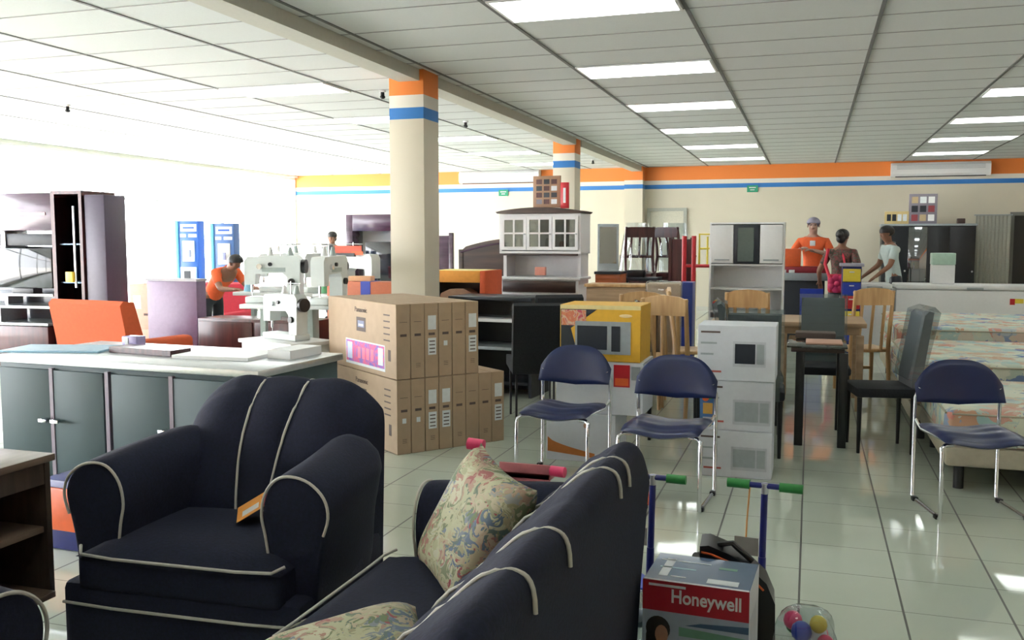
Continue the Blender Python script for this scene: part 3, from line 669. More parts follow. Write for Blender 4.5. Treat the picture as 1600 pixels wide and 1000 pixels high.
# ------------------------------------------------------------------ beds with floral mattresses
m_matt = ramp_mat('mattress_print', [(0, (.55, .30, .18)), (.22, (.62, .62, .48)), (.34, (.30, .50, .50)), (.46, (.66, .68, .56)), (.60, (.60, .62, .48)), (.70, (.10, .18, .42)), (.75, (.64, .66, .54)), (.88, (.60, .22, .16)), (.93, (.56, .62, .52))], scale=9, kind='color')
m_tanfab = M('tan_bed_fabric', (.42, .38, .28), .8, bump=.1)
def bed(i, y0, y1, zt, x0, n, where):
    xm = (x0+2.75)/2; w = (2.75-x0)/2; d = (y1-y0)/2
    t = thing('bed_base', 'tan fabric bed base on dark feet, ' + where, 'bed base', (xm, (y0+y1)/2, 0), 0, 'bed bases on the right')
    MB().box(-w, w, -d, d, .15, .27, m_tanfab, .02).build('box', t)
    for sx in (-1, 1):
        for sy in (-1, 1): MB().cyl((sx*(w-.09), sy*(d-.1), 0), (sx*(w-.09), sy*(d-.1), .15), .03, m_black).build('foot', t)
    z = .27; th = (zt-.27)/n; words = ['lowest', 'middle', 'upper', 'top']
    for k in range(n):
        wd = 'only' if n == 1 else ('top' if k == n-1 else words[k])
        m = thing('mattress', '%s floral mattress on the %s' % (wd, where), 'mattress', (xm, (y0+y1)/2, z), 0, 'floral mattresses on the right')
        MB().box(-w+.01*k, w, -d+.01*k, d, .001, th-.002, m_matt, .045, seg=4).build('pad', m)
        b = MB()
        for zz in (.03, th-.03):
            a, c = -w+.01*k-.003, -d+.01*k-.003; b.tube([(a+.03, c, zz), (w-.03, c, zz)], .006, m_tanfab); b.tube([(a, c+.03, zz), (a, d-.03, zz)], .006, m_tanfab)
        b.build('piping', m); z += th
bed(0, 5.98, 7.35, .50, .80, 1, 'nearest bed, behind the lone navy chair')
bed(1, 7.45, 9.2, .60, .74, 2, 'second bed from the camera')
bed(2, 9.3, 11.3, .70, .78, 2, 'farthest bed, before the white freezers')

# ------------------------------------------------------------------ chest freezers
def freezer(label, x0, x1, y0, zt=.91):
    t = thing('chest_freezer', label, 'freezer', ((x0+x1)/2, y0+.33, 0), 0, 'white chest freezers'); w = (x1-x0)/2
    MB().box(-w, w, -.33, .33, .04, zt-.07, m_white, .02).build('body', t); l = MB().box(-w-.005, w+.005, -.34, .33, zt-.065, zt, m_white, .02).build('lid', t)
    MB().box(-.1, .1, -.355, -.34, zt-.06, zt-.03, m_grey, .004).build('handle', l); MB().box(-w+.03, w-.03, -.30, .30, 0, .04, m_black).build('plinth', t)
    return t
freezer('short white chest freezer at the left end of the freezer row', .62, 1.06, 13.5)
f2 = freezer('long white chest freezer with a small red and yellow sticker', 1.11, 3.05, 13.5)
b = MB(); b.box(1.27-.85+.0, 1.27-.85+.06, -.3315, -.33, .66, .74, m_red); b.box(.48, .58, -.3315, -.33, .68, .74, m_yellow); b.build('sticker', f2)
freezer('white chest freezer cut by the right edge of the photo', 3.10, 4.5, 13.5)
t = thing('water_dispenser', 'small white appliance with a green-tinted top standing on the long freezer', 'appliance', (1.72, 13.85, .912), 0)
MB().box(-.14, .14, -.14, .14, 0, .26, m_white, .01).build('body', t); MB().box(-.145, .145, -.145, .145, .26, .42, M('pale_green', (.45, .62, .52), .3), .01).build('top', t)

# ------------------------------------------------------------------ right back: wardrobe, posters, curtain
t = thing('wardrobe', 'large black wardrobe against the back wall with a mirrored middle', 'wardrobe', (2.12, 19.5, 0), 0)
MB().box(-.82, .82, -.28, .28, .05, 1.78, m_black, .01).build('body', t); MB().box(-.84, .84, -.30, .28, 1.78, 1.82, m_grey, .004).build('top_board', t); MB().box(-.8, .8, -.25, .25, 0, .05, m_black).build('plinth', t)
m_mirror = M('mirror', (.35, .36, .38), .05, metal=1, var=0)
for a, c, m in ((-.81, -.36, m_blackfab), (-.35, -.02, m_mirror), (-.01, .36, m_black), (.37, .81, m_black)):
    d = MB().box(a, c, -.30, -.281, .08, 1.76, m, .004).build('door', t)
    if m != m_mirror: MB().cyl((c-.04, -.30, .92), (c-.04, -.325, .92), .018, m_chrome).build('knob', d)
    else: d['label'] = 'mirrored door'
def poster(name, label, cat, x, y, z, w, h, cells, cm, frame, rz=0):
    t = thing(name, label, cat, (x, y, z), rz); MB().box(-w/2, w/2, -.015, .015, 0, h, frame, .003).build('board', t); b = MB(); rr = random.Random(int(w*1000))
    nx, nz = cells; cw, chh = (w-.06)/nx, (h-.06)/nz
    for i in range(nx):
        for j in range(nz):
            m = cm[rr.randrange(len(cm))]; b.box(-w/2+.03+i*cw+cw*.12, -w/2+.03+(i+1)*cw-cw*.12, -.017, -.015, .03+j*chh+chh*.14, .03+(j+1)*chh-chh*.14, m)
    b.build('pictures', t); return t
m_pgrey = M('poster_grey', (.22, .20, .24), .6)
pc = [m_black, m_redfab, m_label, m_dk, M('poster_sand', (.5, .38, .22), .6), m_white, M('poster_wine', (.28, .05, .06), .6)]
poster('product_poster', 'framed product poster with rows of small pictures standing on the black wardrobe', 'poster', 2.02, 19.35, 1.822, .50, .57, (3, 3), pc, m_pgrey)
poster('product_poster', 'low yellow and white display card standing on the left end of the wardrobe', 'poster', 1.56, 19.35, 1.822, .44, .24, (4, 1), [m_dk, m_label, m_yellow], M('card_gold', (.62, .48, .22), .6))
tag(MB().box(2.62, 2.76, 19.3, 19.4, 1.822, 1.92, m_darkwood, .01).build('small_box'), 'small brown box on the right end of the wardrobe', 'box')
t = thing('folding_screen', 'tall pale striped screen between the black wardrobe and the dark door', 'screen', (3.30, 19.7, 0), 0)
b = MB(); b.grid(lambda u, v: Vector((-.30+.60*u, .012*sin(u*2*pi*9), .05+1.93*v)), 90, 1, M('curtain_grey', (.42, .42, .36), .8)); c = b.build('curtain', t); sm = c.modifiers.new('s', 'SOLIDIFY'); sm.thickness = .006
MB().box(-.33, .33, -.02, .02, 1.98, 2.0, m_grey).build('rail', t); MB().box(-.31, .31, -.02, .02, 0, .05, m_grey).build('base', t)

# ------------------------------------------------------------------ left back: furniture
t = thing('tv_wall_unit', 'dark glossy television wall unit with a glass tower at the left edge', 'wall unit', (-8.72, 8.95, 0), R(4))
MB().box(-1.2, -.62, -.20, .25, 1.62, 2.05, m_darkwood, .006).build('upper_cabinet', t)
u = MB().box(-.60, .17, -.22, .25, 1.62, 2.06, m_purple, .006).build('upper_cabinet', t); MB().box(-.42, .08, -.235, -.22, 1.80, 1.835, M('pink_reflection', (.75, .45, .5), .3, metal=.5), .004).build('handle', u)  # pink bar stands for a reflection on the glossy front, not a real handle
MB().box(-1.2, .17, -.10, .25, 1.44, 1.585, m_dk, .004).build('bridge_shelf', t)
MB().box(-.66, -.60, -.12, .25, 1.37, 1.62, m_steel, .004).build('bracket', t)
MB().box(-1.2, .17, .20, .25, .45, 1.43, m_tintglass if False else M('back_panel_dark', (.06, .07, .09), .2, coat=.4)).build('back_panel', t)
for z, d in ((.84, .30), (.70, .36), (.50, .40)):
    MB().box(-1.2, .20, -d, .19, z, z+.03, m_steel, .004).build('shelf', t)
MB().box(-.62, -.57, -.28, .15, .53, .70, m_steel).build('shelf_post', t); MB().box(-.66, -.62, -.1, .15, .73, .84, m_steel).build('shelf_post', t)
for a, c, m in ((-1.2, -.62, m_orange), (-.60, .18, m_maroon)):
    MB().box(a, c, -.38, .19, .20, .49, wood('red_drawer', (.20, .05, .03), (.32, .09, .05), .35, 3, 0) if m == m_orange else m_maroon, .005).build('drawer', t)
MB().box(-1.2, .18, -.34, .19, 0, .20, m_darkwood).build('plinth', t)
b = MB(); b.box(.22, .27, -.30, .30, 0, 2.04, m_maroon); b.box(.60, .64, -.30, .30, 0, 2.04, m_maroon); b.box(.27, .60, .27, .30, 0, 2.04, m_dk); b.box(.22, .64, -.30, .30, 2.04, 2.08, m_maroon); b.box(.27, .60, -.28, .27, 0, .05, m_maroon); b.build('tower', t)
for z in (.55, 1.0, 1.45): MB().box(.275, .595, -.24, .26, z, z+.015, m_steel).build('shelf', t)
dr = MB().box(.275, .595, -.305, -.297, .62, 2.0, glass_mat('tower_glass', (.6, .65, .7), -.02)).build('glass_door', t); MB().box(.53, .555, -.325, -.305, .95, 1.9, m_steel, .004).build('handle', dr)
MB().box(.66, .93, -.28, .10, 0, 2.03, M('tower_side', (.06, .045, .08), .35), .01).build('side_cabinet', t)
t = thing('television', 'large flat television with bright reflections in the dark wall unit', 'television', (-8.88, 8.75, .871), R(4))
MB().box(-.55, .30, -.02, .03, .06, .54, m_screen, .01).build('screen', t); MB().box(-.25, .05, -.05, .1, 0, .06, m_black, .004).build('stand', t)
tt_ = MB().box(-.05, .05, -.03, .03, 0, .12, m_yellow, .004).build('price_card'); tt_.location = (-8.22, 8.66, 1.017+0); tag(tt_, 'small yellow price card on the shelf of the glass tower', 'card')

def simple_sofa(name, label, cat, loc, rz, w, d, h, m):
    t = thing(name, label, cat, loc, rz)
    MB().box(-w/2, w/2, -d/2, d/2, .08, .42, m, .05, seg=3).build('seat', t)
    MB().prism([(d/2-.22, .40), (d/2, .40), (d/2+.10, h-.04), (d/2+.06, h), (d/2-.06, h-.02)], -w/2, w/2, m, 'x').build('backrest', t)
    for s in (-1, 1):
        MB().box(s*w/2-.08, s*w/2+.08, -d/2, d/2-.02, .08, .58, m, .05, seg=3).build('armrest', t)
        for sy in (-1, 1): MB().cyl((s*(w/2-.06), sy*(d/2-.08), 0), (s*(w/2-.06), sy*(d/2-.08), .08), .025, m_black).build('leg', t)
    return t
simple_sofa('orange_sofa', 'orange sofa with a slanted back in front of the wall unit', 'sofa', (-6.35, 7.35, 0), R(172), .95, .72, .95, m_orangefab)
simple_sofa('red_sofa', 'bright red sofa below the blue telephone stands', 'sofa', (-7.45, 10.3, 0), R(6), .70, .7, .94, m_redfab)
t = thing('grey_cabinet', 'grey cabinet with a pale frame and purple sheen left of the red sofa', 'cabinet', (-6.46, 8.3, 0), 0)
MB().box(-.33, .30, -.08, .08, 0, 1.07, M('grey_violet', (.20, .13, .22), .35), .005).build('body', t)
b = MB(); b.box(-.34, .31, -.09, .09, 1.07, 1.095, M('frame_grey', (.4, .38, .42), .5)); b.build('frame', t)
m_lc = M('pale_pink_carton', (.72, .42, .32), .7)
for i, (x, z, w, h, lb) in enumerate([(-7.05, 0, .36, .52, 'lower left carton of the pile left of the grey cabinet'), (-7.05, .52, .34, .50, 'upper left pale carton of the pile left of the grey cabinet'), (-6.82, 0, .05, .5, 'narrow lower carton against the grey cabinet')]):
    t = thing('small_carton', lb, 'box', (x, 8.6, z), 0, 'pale cartons left of the grey cabinet'); MB().box(-w/2, w/2, -.15, .15, 0, h-.001, m_lc, .003).build('box', t)
    b = MB(); b.box(-w*.35, -w*.05, -.152, -.15, h*.45, h*.75, m_label); b.box(w*.05, w*.4, -.152, -.15, h*.3, h*.35, m_cardp); b.build('print', t)
t = thing('maroon_cabinet', 'low maroon cabinet behind the right end of the counter', 'cabinet', (-5.30, 8.28, 0), R(0)); MB().box(-.75, .60, -.2, .2, .04, .70, m_maroon, .006).build('body', t); MB().box(-.7, .55, -.15, .15, 0, .04, m_black).build('plinth', t)
for a in (-.73, -.06): MB().box(a, a+.64, -.215, -.2, .07, .67, m_maroon, .004).build('door', t)

# telephone stands
def phone_stand(label, x, y, rz, col, ht):
    t = thing('telephone_display', label, 'display stand', (x, y, 0), rz, 'blue telephone display stands')
    MB().box(-.20, .20, -.10, .10, 0, ht, col, .01).build('column', t); MB().box(-.27, -.20, -.12, .10, 0, ht, M('cyan_side', (.18, .62, .90), .4), .01).build('side_panel', t)
    b = MB(); b.box(-.16, .17, -.104, -.10, ht-.16, ht-.05, m_label); b.box(-.17, -.05, -.104, -.10, ht-.25, ht-.20, m_label); b.box(.0, .17, -.104, -.10, ht-.25, ht-.20, m_label); b.build('sign', t)
    MB().box(-.12, .13, -.12, -.10, ht-.62, ht-.30, m_white, .01).build('poster', t); ph = MB().box(-.04, .05, -.135, -.12, ht-.55, ht-.44, M('phone_lilac', (.35, .38, .62), .3), .006).build('telephone', t)
    MB().box(-.16, .16, -.14, -.10, .80, ht-.70, m_white, .01).build('shelf_box', t); MB().box(-.08, .05, -.145, -.14, .88, ht-.76, m_dk).build('window', t)
    MB().box(-.11, .12, -.106, -.104, ht-.12, ht-.09, M('sign_blue', (.02, .1, .5), .5)).build('sign_bar', t); t.scale = (.80, 1, 1); return t
phone_stand('blue telephone display stand with white panels, left of the two', -9.05, 12.0, R(8), M('stand_blue', (.05, .16, .55), .4), 1.80)
phone_stand('blue telephone display stand with grey panels, right of the two', -8.42, 12.0, R(8), M('stand_slate', (.10, .20, .48), .4), 1.76)

# slim poles outside the shop windows
for px, y, z, lb in ((-12.7, 14.26, 2.70, 'left'), (-12.7, 15.34, 2.75, 'right')):
    t = thing('street_pole', 'slender grey pole with a flat cap outside the window, the %s one' % lb, 'pole', (px, y, -.1), 0)
    MB().cyl((0, 0, 0), (0, 0, z), .03, m_grey).build('pole', t); MB().box(-.12, .12, -.10, .10, z, z+.05, m_grey, .01).build('cap', t)

# dark wall unit behind the near column
t = thing('dark_media_unit', 'tall dark purple unit with an open white recess left of the near column', 'wall unit', (-7.05, 14.0, 0), 0)
MB().box(-.32, -.20, -.2, .2, 0, 1.93, m_purple, .005).build('side_panel', t); MB().box(-.20, .75, -.2, .2, 1.66, 1.93, m_purple, .005).build('header', t); MB().box(.62, .75, -.2, .2, 0, 1.66, m_purple, .005).build('side_panel', t)
MB().box(-.20, .62, .17, .2, .5, 1.66, m_white).build('back_panel', t); MB().box(-.20, .62, -.2, .2, 0, .62, m_purple, .005).build('base_cabinet', t)
t = thing('television', 'dark television inside the purple unit left of the near column', 'television', (-6.78, 13.90, .621), 0)
MB().box(-.28, .40, -.02, .02, .08, .86, m_screen, .01).build('screen', t); MB().box(-.1, .2, -.06, .06, 0, .08, m_black).build('stand', t)

# ------------------------------------------------------------------ industrial sewing machines
m_mach = M('machine_white', (.66, .70, .69), .35, var=.05, scale=10); m_machg = M('machine_grey', (.38, .44, .42), .4)
def sewing(label, x, y, z, rz, first=None, s=1.0):
    if first: o = dup(first, (x, y, z), rz, label); return o
    t = thing('sewing_machine', label, 'sewing machine', (x, y, z), rz, 'industrial sewing machines')
    MB().box(-.26, .26, -.09, .09, 0, .06, m_mach, .01).build('bed', t)
    prof = [(.13, .06), (.25, .06), (.26, .40), (.22, .44), (-.24, .43), (-.27, .39), (-.27, .17), (-.17, .17), (-.16, .27), (.09, .28), (.13, .24)]
    MB().prism(prof, -.065, .065, m_mach, 'y').build('arm', t)
    MB().cyl((-.22, 0, .17), (-.22, 0, .10), .012, m_chrome).cyl((-.22, 0, .10), (-.22, 0, .061), .003, m_chrome).build('needle_bar', t)
    w = MB().cyl((.26, 0, .34), (.30, 0, .34), .065, m_black, 20).build('hand_wheel', t)
    b = MB(); b.cyl((-.12, -.065, .34), (-.12, -.09, .34), .025, m_chrome); b.cyl((-.02, -.065, .36), (-.02, -.085, .36), .018, m_black); b.cyl((.18, -.065, .20), (.18, -.09, .20), .03, m_black); b.build('dials', t)
    b = MB(); b.cyl((.05, .03, .43), (.05, .03, .56), .006, m_chrome); b.tube([(-.10, .03, .54), (.2, .03, .54)], .005, m_chrome); b.build('thread_stand', t)
    for q, m in ((-.05, m_white), (.14, m_machg)):
        MB().cyl((q, .03, .44), (q, .03, .52), .032, m, 14, .012).build('thread_cone', t)
    MB().box(-.1, .12, -.068, -.065, .29, .33, m_machg).build('face_plate', t); return t
def sew_table(label, x, y, rz, w=1.0, first=None, h=.92):
    if first: return dup(first, (x, y, 0), rz, label)
    t = thing('machine_table', label, 'table', (x, y, 0), rz, 'sewing machine tables'); MB().box(-w/2, w/2, -.26, .26, h-.04, h, m_mach, .006).build('tabletop', t)
    for s_ in (-1, 1):
        b = MB(); b.box(s_*(w/2-.12)-.025, s_*(w/2-.12)+.025, -.03, .03, .05, h-.04, m_machg); b.box(s_*(w/2-.12)-.025, s_*(w/2-.12)+.025, -.24, .24, 0, .05, m_machg); b.build('leg', t)
    MB().box(-w/2+.15, w/2-.15, -.02, .02, .25, .29, m_machg).build('stretcher', t)
    MB().cyl((-.12, .05, .45), (.1, .05, .45), .09, m_machg, 18).box(-.12, .12, -.04, .12, .52, h-.05, m_machg, .01).build('motor', t); return t
st = sew_table('sewing machine table of the machine beside the worker in orange', -5.75, 9.25, R(4))
sew_table('sewing machine table left of the near column, carrying the machine with red leaflets', -4.68, 9.17, R(0), first=st)
sew_table('front sewing machine table behind the white machine cabinet', -4.50, 7.55, R(8), first=st)
sm_ = sewing('white sewing machine on the table beside the worker in orange', -5.72, 9.2, .922, R(24))
sewing('pale sewing machine between the two larger ones, on the left table', -5.30, 9.3, .922, R(70), sm_)
sewing('sewing machine with red leaflets on it, left of the near column', -4.72, 9.12, .922, R(160), sm_)
o = sewing('sewing machine on the front table, left one', -4.75, 7.50, .922, R(14), sm_)
t = thing('leaflet', 'red and orange leaflets on top of the right sewing machine', 'leaflet', (-4.75, 8.98, 1.315), 0)
MB().box(-.18, .14, -.004, .004, .03, .13, M('leaflet_red', (.65, .10, .05), .5)).build('sheet', t); b = MB(); b.box(-.18, .06, -.02, .02, .012, .05, m_dk); b.box(.02, .16, -.006, -.004, .03, .07, m_orange); b.build('holder', t)
t = thing('machine_cabinet', 'white sewing machine cabinet standing behind the counter end', 'cabinet', (-4.10, 6.62, 0), R(-22))
MB().box(-.34, .34, -.2, .2, .0, .66, m_mach, .008).build('body', t); MB().box(-.36, .36, -.22, .22, .66, .69, m_white, .004).build('top', t)
MB().box(.02, .28, -.21, -.2, .30, .62, M('mint_panel', (.30, .42, .38), .4)).build('panel', t); MB().box(-.30, -.05, -.21, -.2, .1, .62, m_white, .003).build('drawer', t)
o = sewing('small sewing machine standing on the white machine cabinet', -4.10, 6.62, .692, R(-22), sm_); o.scale = (.85, .85, .85)
sewing('sewing machine with a dark wheel on the front table, next to the carton', -4.22, 7.58, .922, R(95), sm_)
for k, (x, y, m, w_) in enumerate([(-6.12, 9.10, M('cone_blue', (.30, .55, .70), .6), 'pale blue thread cone at the left end of the machine table'), (-5.10, 9.05, M('cone_green', (.10, .32, .14), .6), 'green thread cone between the two machine tables'), (-4.42, 9.0, m_black, 'black thread cone right of the machine with red leaflets')]):
    o = MB().tube([(0, 0, 0), (0, 0, .02), (0, 0, .16), (0, 0, .17)], [.05, .048, .018, .010], m, 16).build('thread_cone'); o.location = (x, y, .922); tag(o, w_, 'thread cone', 'loose thread cones on the machine tables')
m_terra = M('terracotta_carton', (.55, .16, .08), .6)
t = thing('long_carton', 'long terracotta carton with a blue strap left of the near column', 'box', (-4.35, 8.62, 0), R(0)); MB().box(-.42, .32, -.12, .12, 0, 1.08, m_terra, .004).build('box', t)
MB().box(-.03, .08, -.124, .124, 0, 1.084, m_blue).build('strap', t); MB().box(-.34, -.25, -.123, -.12, .93, 1.0, m_grey).build('label_patch', t)
t = thing('leaflet_pile', 'pale orange leaflets lying on the terracotta carton', 'leaflet', (-4.42, 8.6, 1.085), R(10)); MB().box(-.12, .12, -.07, .07, 0, .05, M('leaflet_pale', (.80, .45, .25), .6), .003).build('sheets', t)
t = thing('narrow_carton', 'small dark product carton with a gold top beside the flat-screen cartons', 'box', (-3.72, 6.1, 0), R(-20)); MB().box(-.12, .12, -.12, .12, 0, .60, m_dk, .004).build('box', t); MB().box(-.122, .122, -.122, .122, .60, .68, m_ybox, .004).build('lid', t)

# ------------------------------------------------------------------ bedroom furniture and hutch
t = thing('headboard', 'square purple-brown headboard just right of the near column', 'headboard', (-4.95, 12.0, 0), 0, 'bed headboards')
MB().box(-.45, .15, -.02, .02, .3, 1.57, m_purple, .01).build('panel', t)
for x in (-.45, .18): MB().box(x-.03, x+.03, -.035, .035, 0, 1.61, m_purple, .008).build('post', t)
t = thing('headboard', 'arched dark headboard left of the white hutch', 'headboard', (-4.20, 12.0, 0), 0, 'bed headboards')
arch = [(-.42, .3), (.42, .3), (.42, 1.45)]+[(.42-.84*k/12, 1.36+.17*sin(pi*(.12+.76*(1-k/12))*.62)) for k in range(1, 12)]+[(-.42, 1.36)]
MB().prism(arch, -.02, .02, m_darkwood, 'y').build('panel', t)
MB().tube([(.42-.84*k/12, -.03, 1.30+.17*sin(pi*(.12+.76*(1-k/12))*.62)) for k in range(0, 13)], .012, m_purple).build('moulding', t)
for x in (-.42, .42): MB().box(x-.035, x+.035, -.035, .035, 0, 1.38, m_darkwood, .008).build('post', t)
t = thing('dark_cabinet', 'dark low cabinet under a yellow and orange cloth right of the near column', 'cabinet', (-3.53, 9.35, 0), 0)
MB().box(-.42, .30, -.25, .25, .0, .03, m_darkwood).build('plinth', t)
b = MB(); b.box(-.42, .30, .22, .25, .03, 1.13, m_darkwood); b.box(-.42, -.39, -.25, .22, .03, 1.13, m_darkwood); b.box(.27, .30, -.25, .22, .03, 1.13, m_darkwood); b.box(-.42, .30, -.25, .25, 1.13, 1.16, m_darkwood); b.build('carcass', t)
MB().box(-.39, .27, -.22, .22, .86, .88, m_darkwood).build('shelf', t); MB().box(-.39, .27, -.245, -.22, .03, .84, m_darkwood, .004).build('door', t)
tag(MB().box(-3.85, -3.28, 9.08, 9.62, 1.162, 1.185, m_yellow, .008).box(-3.85, -3.28, 9.05, 9.085, 1.06, 1.185, M('cloth_amber', (.80, .34, .06), .8), .01).box(-3.285, -3.22, 9.05, 9.60, .70, 1.185, m_orangefab, .01).build('cloth'), 'yellow and orange cloth draped over the dark cabinet', 'cloth')
tag(MB().prism([(-3.78, .883), (-3.40, .883), (-3.42, .95), (-3.5, .99), (-3.66, .985), (-3.76, .94)], 9.15, 9.35, M('basket_tan', (.55, .34, .22), .7), 'y').build('bread_basket'), 'tan rounded thing on the shelf under the orange cloth', 'basket')

t = thing('hutch', 'white kitchen hutch with a dark arched cornice and glass doors', 'hutch', (-3.02, 10.6, 0), R(-2)); t.scale = (1, 1, .985)
m_hw = M('hutch_white', (.72, .71, .72), .4, var=.02)
MB().box(-.48, .48, -.22, .22, .0, 1.00, m_hw, .004).build('lower_body', t)
for a in (-.45, .02): MB().box(a, a+.43, -.235, -.22, .06, .86, m_hw, .006).build('door', t)
MB().box(-.45, .45, -.24, -.22, .91, 1.045, m_darkwood, .004).build('drawer', t)
MB().box(-.51, .51, -.25, .23, 1.06, 1.09, m_hw, .006).build('worktop', t); MB().box(-.48, .48, -.22, .22, 1.0, 1.06, m_hw).build('rail', t)
b = MB(); b.box(-.48, .48, .18, .21, 1.09, 1.37, m_hw); b.box(-.48, -.44, -.12, .18, 1.09, 1.37, m_hw); b.box(.44, .48, -.12, .18, 1.09, 1.37, m_hw); b.build('open_niche', t)
b = MB(); b.box(-.50, .50, .19, .21, 1.37, 1.84, m_hw); b.box(-.50, -.47, -.20, .19, 1.37, 1.84, m_hw); b.box(.47, .50, -.20, .19, 1.37, 1.84, m_hw); b.box(-.47, .47, -.20, .19, 1.37, 1.40, m_hw); b.box(-.47, .47, -.20, .19, 1.81, 1.84, m_hw); b.box(-.47, .47, -.16, .19, 1.60, 1.615, m_hw); b.build('upper_case', t)
MB().box(-.47, .47, -.215, -.20, 1.345, 1.37, m_darkwood).build('dark_rail', t)
for k in range(3):
    a = -.47+.315*k; c = a+.31; b = MB()
    b.box(a, a+.035, -.22, -.20, 1.41, 1.81, m_hw); b.box(c-.035, c, -.22, -.20, 1.41, 1.81, m_hw); b.box(a+.035, c-.035, -.22, -.20, 1.41, 1.45, m_hw); b.box(a+.035, c-.035, -.22, -.20, 1.77, 1.81, m_hw)
    b.box((a+c)/2-.01, (a+c)/2+.01, -.218, -.203, 1.45, 1.77, m_hw); b.box(a+.035, c-.035, -.218, -.203, 1.60, 1.62, m_hw); d = b.build('glass_door', t)
    MB().box(a+.035, c-.035, -.211, -.208, 1.45, 1.77, m_tintglass).build('pane', d); MB().cyl((c-.018, -.22, 1.60), (c-.018, -.24, 1.60), .01, m_grey).build('knob', d)
cor = [(-.51, 1.845), (.51, 1.845), (.53, 1.865)]+[(.53-1.06*k/16, 1.865+.05*sin(pi*k/16)**.8) for k in range(1, 16)]+[(-.53, 1.865)]
MB().prism(cor, -.26, .22, m_darkwood, 'y').build('cornice', t)
for x in (-.16, .16): MB().cyl((x, -.235, .62), (x, -.255, .62), .015, m_chrome).build('knob', t)
tag(MB().box(-3.10, -2.97, 10.45, 10.5, 1.092, 1.19, M('salmon', (.75, .30, .22), .6), .003).build('price_card'), 'salmon card standing in the open niche of the white hutch', 'card')
for k, (x, m, hh) in enumerate(((-3.36, m_grey, .12), (-3.18, m_lb, .10), (-2.97, m_machg, .13), (-2.80, M('plate_red', (.4, .12, .1), .5), .09), (-2.68, m_grey, .12))):
    o = MB().tube([(0, 0, 0), (0, 0, .01), (0, 0, hh*.6), (0, 0, hh)], [.03, .045, .05, .035], m, 16).build('crockery'); o.location = (x, 10.62, 1.402 if k != 1 else 1.617)
    tag(o, 'small piece of crockery behind the glass of the white hutch, %s from the left' % ['first', 'second', 'third', 'fourth', 'fifth'][k], 'crockery', 'crockery in the hutch')
poster('product_poster', 'brown product poster with small pictures standing on the white hutch', 'poster', -2.98, 10.55, 1.889, .34, .37, (3, 4), [m_dk, m_label, m_dk, m_pgrey, m_maroon], M('poster_brown', (.35, .20, .12), .6), R(-4))
poster('product_poster', 'narrow red framed poster leaning beside the brown poster on the hutch', 'poster', -2.75, 10.50, 1.876, .10, .30, (1, 1), [m_label], m_red, R(-4))

# objects right of the hutch
t = thing('orange_cabinet', 'narrow orange-brown cabinet right of the white hutch', 'cabinet', (-2.30, 11.05, 0), 0); MB().box(-.16, .14, -.2, .2, 0, 1.10, wood('rust_wood', (.42, .10, .03), (.55, .15, .05), .4), .005).build('body', t); MB().box(-.17, .15, -.22, .2, 1.10, 1.13, m_dk).build('top', t); MB().box(-.14, .12, -.21, -.2, .6, 1.05, M('rust_door', (.50, .13, .04), .4)).build('door', t)
t = thing('mirror_stand', 'tall dark framed mirror behind the orange cabinet', 'mirror', (-2.55, 12.0, 0), R(10)); MB().box(-.14, .14, -.015, .015, .2, 1.72, m_grey, .005).build('frame', t); MB().box(-.11, .11, -.02, -.015, 1.2, 1.68, m_mirror).build('glass', t); MB().box(-.16, .16, -.15, .15, 0, .2, m_dk).build('base', t)
t = thing('dark_table', 'dark table with small electronics right of the orange cabinet', 'table', (-2.05, 11.6, 0), 0); MB().box(-.22, .25, -.2, .2, 1.0, 1.04, m_dk, .004).build('tabletop', t)
for sx in (-.2, .22):
    for sy in (-.17, .17): MB().box(sx-.02, sx+.02, sy-.02, sy+.02, 0, 1.0, m_dk).build('leg', t)
tag(MB().box(-2.2, -1.98, 11.5, 11.65, 1.042, 1.13, m_black, .008).build('radio'), 'small black radio on the dark table right of the hutch', 'radio')

# ------------------------------------------------------------------ chairs of several kinds
def dining_chair(label, loc, rz, m, h=.98, slats=3, pads=None, grp='dining chairs', seat_z=.45, arch=0):
    t = thing('dining_chair', label, 'chair', loc, rz, grp)
    MB().box(-.21, .21, -.20, .20, seat_z-.035, seat_z, pads or m, .012).build('seat', t)
    for sx in (-1, 1):
        MB().tube([(sx*.185, -.18, 0), (sx*.185, -.18, seat_z-.035)], [.018, .022], m, 8).build('leg', t)
        MB().tube([(sx*.185, .24, 0), (sx*.185, .19, seat_z-.03), (sx*.185, .20, seat_z+.1), (sx*.185, .27, h)], [.018, .022, .022, .018], m, 8).build('leg', t)
    b = MB(); hh = h-.02
    b.prism([(-.18, h-.14), (.18, h-.14), (.20, h-.01), (.12, h+arch*.6), (0, h+arch), (-.12, h+arch*.6), (-.20, h-.01)], .245, .275, m, 'y'); b.build('top_rail', t)
    for k in range(slats):
        x = -.11+.22*k/max(1, slats-1); MB().tube([(x, .20, seat_z-.01), (x, .215, seat_z+.15), (x, .26, h-.12)], .016, m, 6).build('slat', t)
    MB().box(-.17, .17, -.19, -.165, .20, .23, m).build('stretcher', t)
    return t
pc1 = dining_chair('natural wood chair with a rounded back facing the camera side of the tables', (-.56, 9.05, 0), R(182), m_pine, 1.02, 3, arch=.03, grp='natural wood chairs')
dup(pc1, (-1.05, 9.05, 0), R(100), 'natural wood chair seen from the side, left of the white kitchen cabinet')
dup(pc1, (.50, 9.75, 0), R(200), 'natural wood chair by the colourful drawer tower')
dup(pc1, (-1.45, 8.45, 0), R(185), 'natural wood chair behind the yellow microwave box')
dup(pc1, (-1.10, 7.9, 0), R(170), 'natural wood chair between the two microwave stacks')
t = thing('wood_table', 'light wooden table behind the glass table', 'table', (.10, 8.95, 0), 0); 
